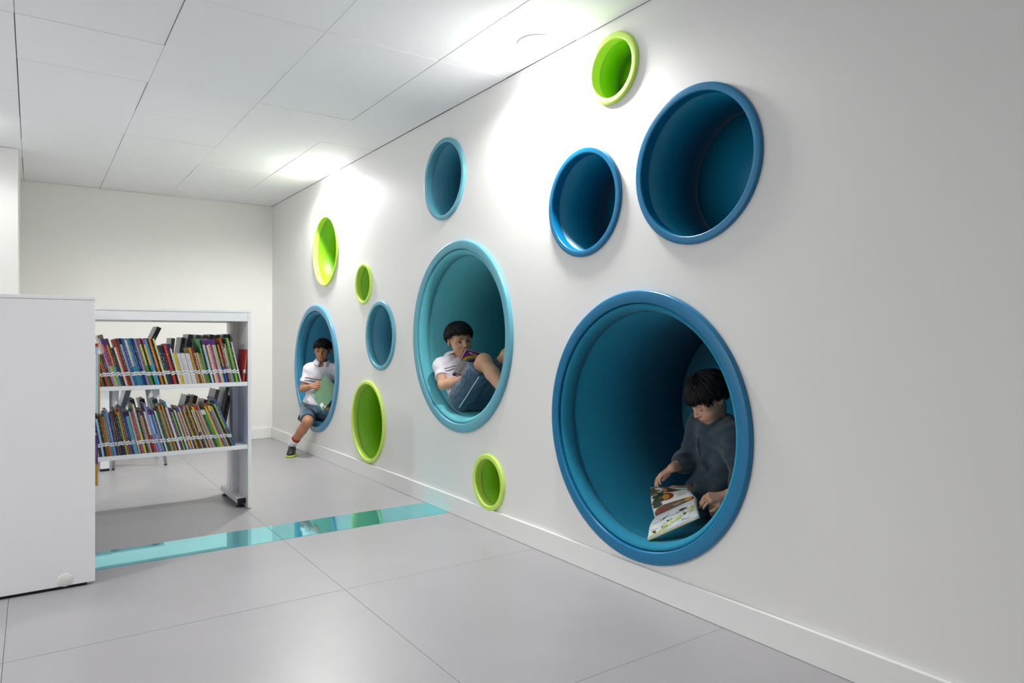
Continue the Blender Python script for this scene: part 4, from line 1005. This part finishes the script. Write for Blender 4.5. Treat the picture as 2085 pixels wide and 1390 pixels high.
def slab(name, A, Bp, Cp, D_, th, m, par):
    A, Bp, Cp, D_ = map(np.asarray, (A, Bp, Cp, D_)); n = nrm(np.cross(Bp-A, D_-A))*th/2
    bm = bmesh.new(); a = [bm.verts.new(Vector(p+n)) for p in (A, Bp, Cp, D_)]; b = [bm.verts.new(Vector(p-n)) for p in (A, Bp, Cp, D_)]
    bm.faces.new(a); bm.faces.new(b[::-1])
    for i in range(4): bm.faces.new((a[i], b[i], b[(i+1) % 4], a[(i+1) % 4]))
    bmesh.ops.bevel(bm, geom=bm.edges[:], offset=th*.2, segments=1, affect='EDGES')
    return from_bm(name, bm, m, par)
def quad_uv(A, Bp, Cp, D_):
    return lambda u, v_, off=0: lerp(lerp(A, Bp, u), lerp(D_, Cp, u), v_)+nrm(np.cross(np.asarray(Bp)-A, np.asarray(D_)-A))*off
def flat_poly(name, uv, pts, m, par, off):
    bm = bmesh.new(); vs = [bm.verts.new(Vector(uv(u, v_, off))) for u, v_ in pts]; bm.faces.new(vs); return from_bm(name, bm, m, par)
def text_on(name, txt, uv, u0, v0, u1, hgt, m, par, off):
    """lettering built as a mesh and laid on the cover; u runs along the line, v up the letters"""
    cu = bpy.data.curves.new(name, 'FONT'); cu.body = txt; cu.size = 1; cu.resolution_u = 2
    tmp = bpy.data.objects.new(name, cu); COL.objects.link(tmp); bpy.context.view_layer.update()
    me = bpy.data.meshes.new_from_object(tmp.evaluated_get(bpy.context.evaluated_depsgraph_get())); bpy.data.objects.remove(tmp)
    xs_ = [v.co.x for v in me.vertices]; w_ = max(xs_)-min(xs_); x0 = min(xs_)
    for v in me.vertices:
        v.co = Vector(uv(u0+(v.co.x-x0)/w_*(u1-u0), v0+v.co.y*hgt, off))
    return link(name, me, m, par)
# purple book: BL, TL along the spine, then outer edge
pBL, pTL = V(2.188, 3.822, .858), V(2.212, 3.685, 1.024)
pTR, pBR = V(2.300, 3.668, 1.000), V(2.276, 3.805, .834)
pb_ = empty('paperback', tuple(lerp(pBL, pTR, .5))); tag(pb_, 'purple paperback with a rainbow on its cover, held open by the boy lying back', 'book')
M_PUR = mat('purple_cover', (92, 40, 110), .4); M_GRY = mat('grey_panel', (186, 190, 196), .45); M_WHT = mat('white_print', (232, 230, 234), .5)
c1 = slab('back_cover', pBL, pBR, pTR, pTL, .003, M_PUR, pb_)
nb_ = nrm(np.cross(pBR-pBL, pTL-pBL)); nb_ = nb_ if np.dot(nb_, V(-.5, -.85, 0)) > 0 else -nb_
inn = -nb_
slab('pages', pBL+inn*.004, pBR+inn*.004, pTR+inn*.004, pTL+inn*.004, .004, M_PAGE, pb_)
ax_ = nrm(pTL-pBL); wv = pTR-pTL
ot = nrm(wv+inn*np.linalg.norm(wv)*.10)*np.linalg.norm(wv)*.97
slab('front_cover', pBL+inn*.008, pBL+ot+inn*.008, pTL+ot+inn*.008, pTL+inn*.008, .003, M_PUR, pb_)
flip = 1 if np.dot(np.cross(pBR-pBL, pTL-pBL), nb_) > 0 else -1
uvB = lambda u, v_, off=0: lerp(lerp(pBL, pBR, u), lerp(pTL, pTR, u), v_)+nb_*off
flat_poly('blurb_panel', uvB, [(.02, .12), (.98, .12), (.98, .60), (.02, .60)], M_GRY, c1, .0018)
for i, c_ in enumerate(((196, 120, 40), (206, 186, 60), (86, 150, 90), (70, 120, 160))):
    r0, r1 = .46-.055*i, .46-.055*(i+1); pts = [(min(.99, max(.01, .98-2.05*r*math.cos(a))), .60+r*.62*math.sin(a)) for r, rng_ in ((r0, np.linspace(.06, 1.55, 12)), (r1, np.linspace(1.55, .06, 12))) for a in rng_]
    flat_poly('rainbow_band', uvB, pts, mat('rainbow_%d' % i, c_, .45), c1, .0019+.00005*i)
for i in range(9):
    flat_poly('printed_text', uvB, [(.30, .20+.04*i), (.55+.05*((i*7) % 3), .20+.04*i), (.55+.05*((i*7) % 3), .212+.04*i), (.30, .212+.04*i)], pc_['ink'], c1, .0020)
    if i < 7: flat_poly('printed_text', uvB, [(.68, .17+.04*i), (.90, .17+.04*i), (.90, .182+.04*i), (.68, .182+.04*i)], pc_['ink'], c1, .0020)
flat_poly('barcode_panel', uvB, [(.25, .035), (.80, .035), (.80, .095), (.25, .095)], M_GRY, c1, .0018)
for i in range(9): flat_poly('title_mark', uvB, [(.30+.07*i, .905-.004*i), (.345+.07*i, .905-.004*i), (.345+.07*i, .945-.004*i), (.30+.07*i, .945-.004*i)], M_WHT, c1, .0019) if i != 4 else None
for ch in pb_.children: ch.matrix_parent_inverse = Matrix.Translation(-pb_.location)
# green folder: top, left, bottom, right corners
gT, gL_, gB = V(2.200, 6.140, .762), V(2.098, 6.262, .578), V(2.140, 6.062, .436); gR = gT+gB-gL_
fd = empty('folder', tuple(lerp(gL_, gR, .5))); tag(fd, 'sage-green folder held diagonally by the boy in the far nook', 'folder')
M_GRN = mat('sage_green_card', (106, 146, 112), .38, var=.05, vscale=20)
f1_ = slab('front_sheet', gL_, gB, gR, gT, .0022, M_GRN, fd)
ng = nrm(np.cross(gB-gL_, gT-gL_)); ng = ng if np.dot(ng, V(-.33, -.94, 0)) > 0 else -ng
f2_ = slab('back_sheet', gL_-ng*.006, gB-ng*.006, gR-ng*.006, gT-ng*.006, .0022, M_GRN, fd)
slab('papers', lerp(gL_, gR, .02)-ng*.003, lerp(gB, gT, .02)-ng*.003, lerp(gR, gL_, .02)-ng*.003, lerp(gT, gB, .02)-ng*.003, .0025, M_PAGE, fd)
uvG = lambda u, v_, off=0: lerp(lerp(gL_, gB, u), lerp(gT, gR, u), v_)+ng*off
flat_poly('sticker', uvG, [(.70, .05), (.86, .05), (.86, .19), (.70, .19)], M_WHT, f1_, .0016)
for i in range(5): flat_poly('printed_mark', uvG, [(.07+.035*i, .045), (.092+.035*i, .045), (.092+.035*i, .085), (.07+.035*i, .085)], M_WHT, f1_, .0016)
flat_poly('printed_mark', uvG, [(.92, .16), (.985, .16), (.985, .22), (.92, .22)], M_WHT, f1_, .0016)
for ch in fd.children: ch.matrix_parent_inverse = Matrix.Translation(-fd.location)
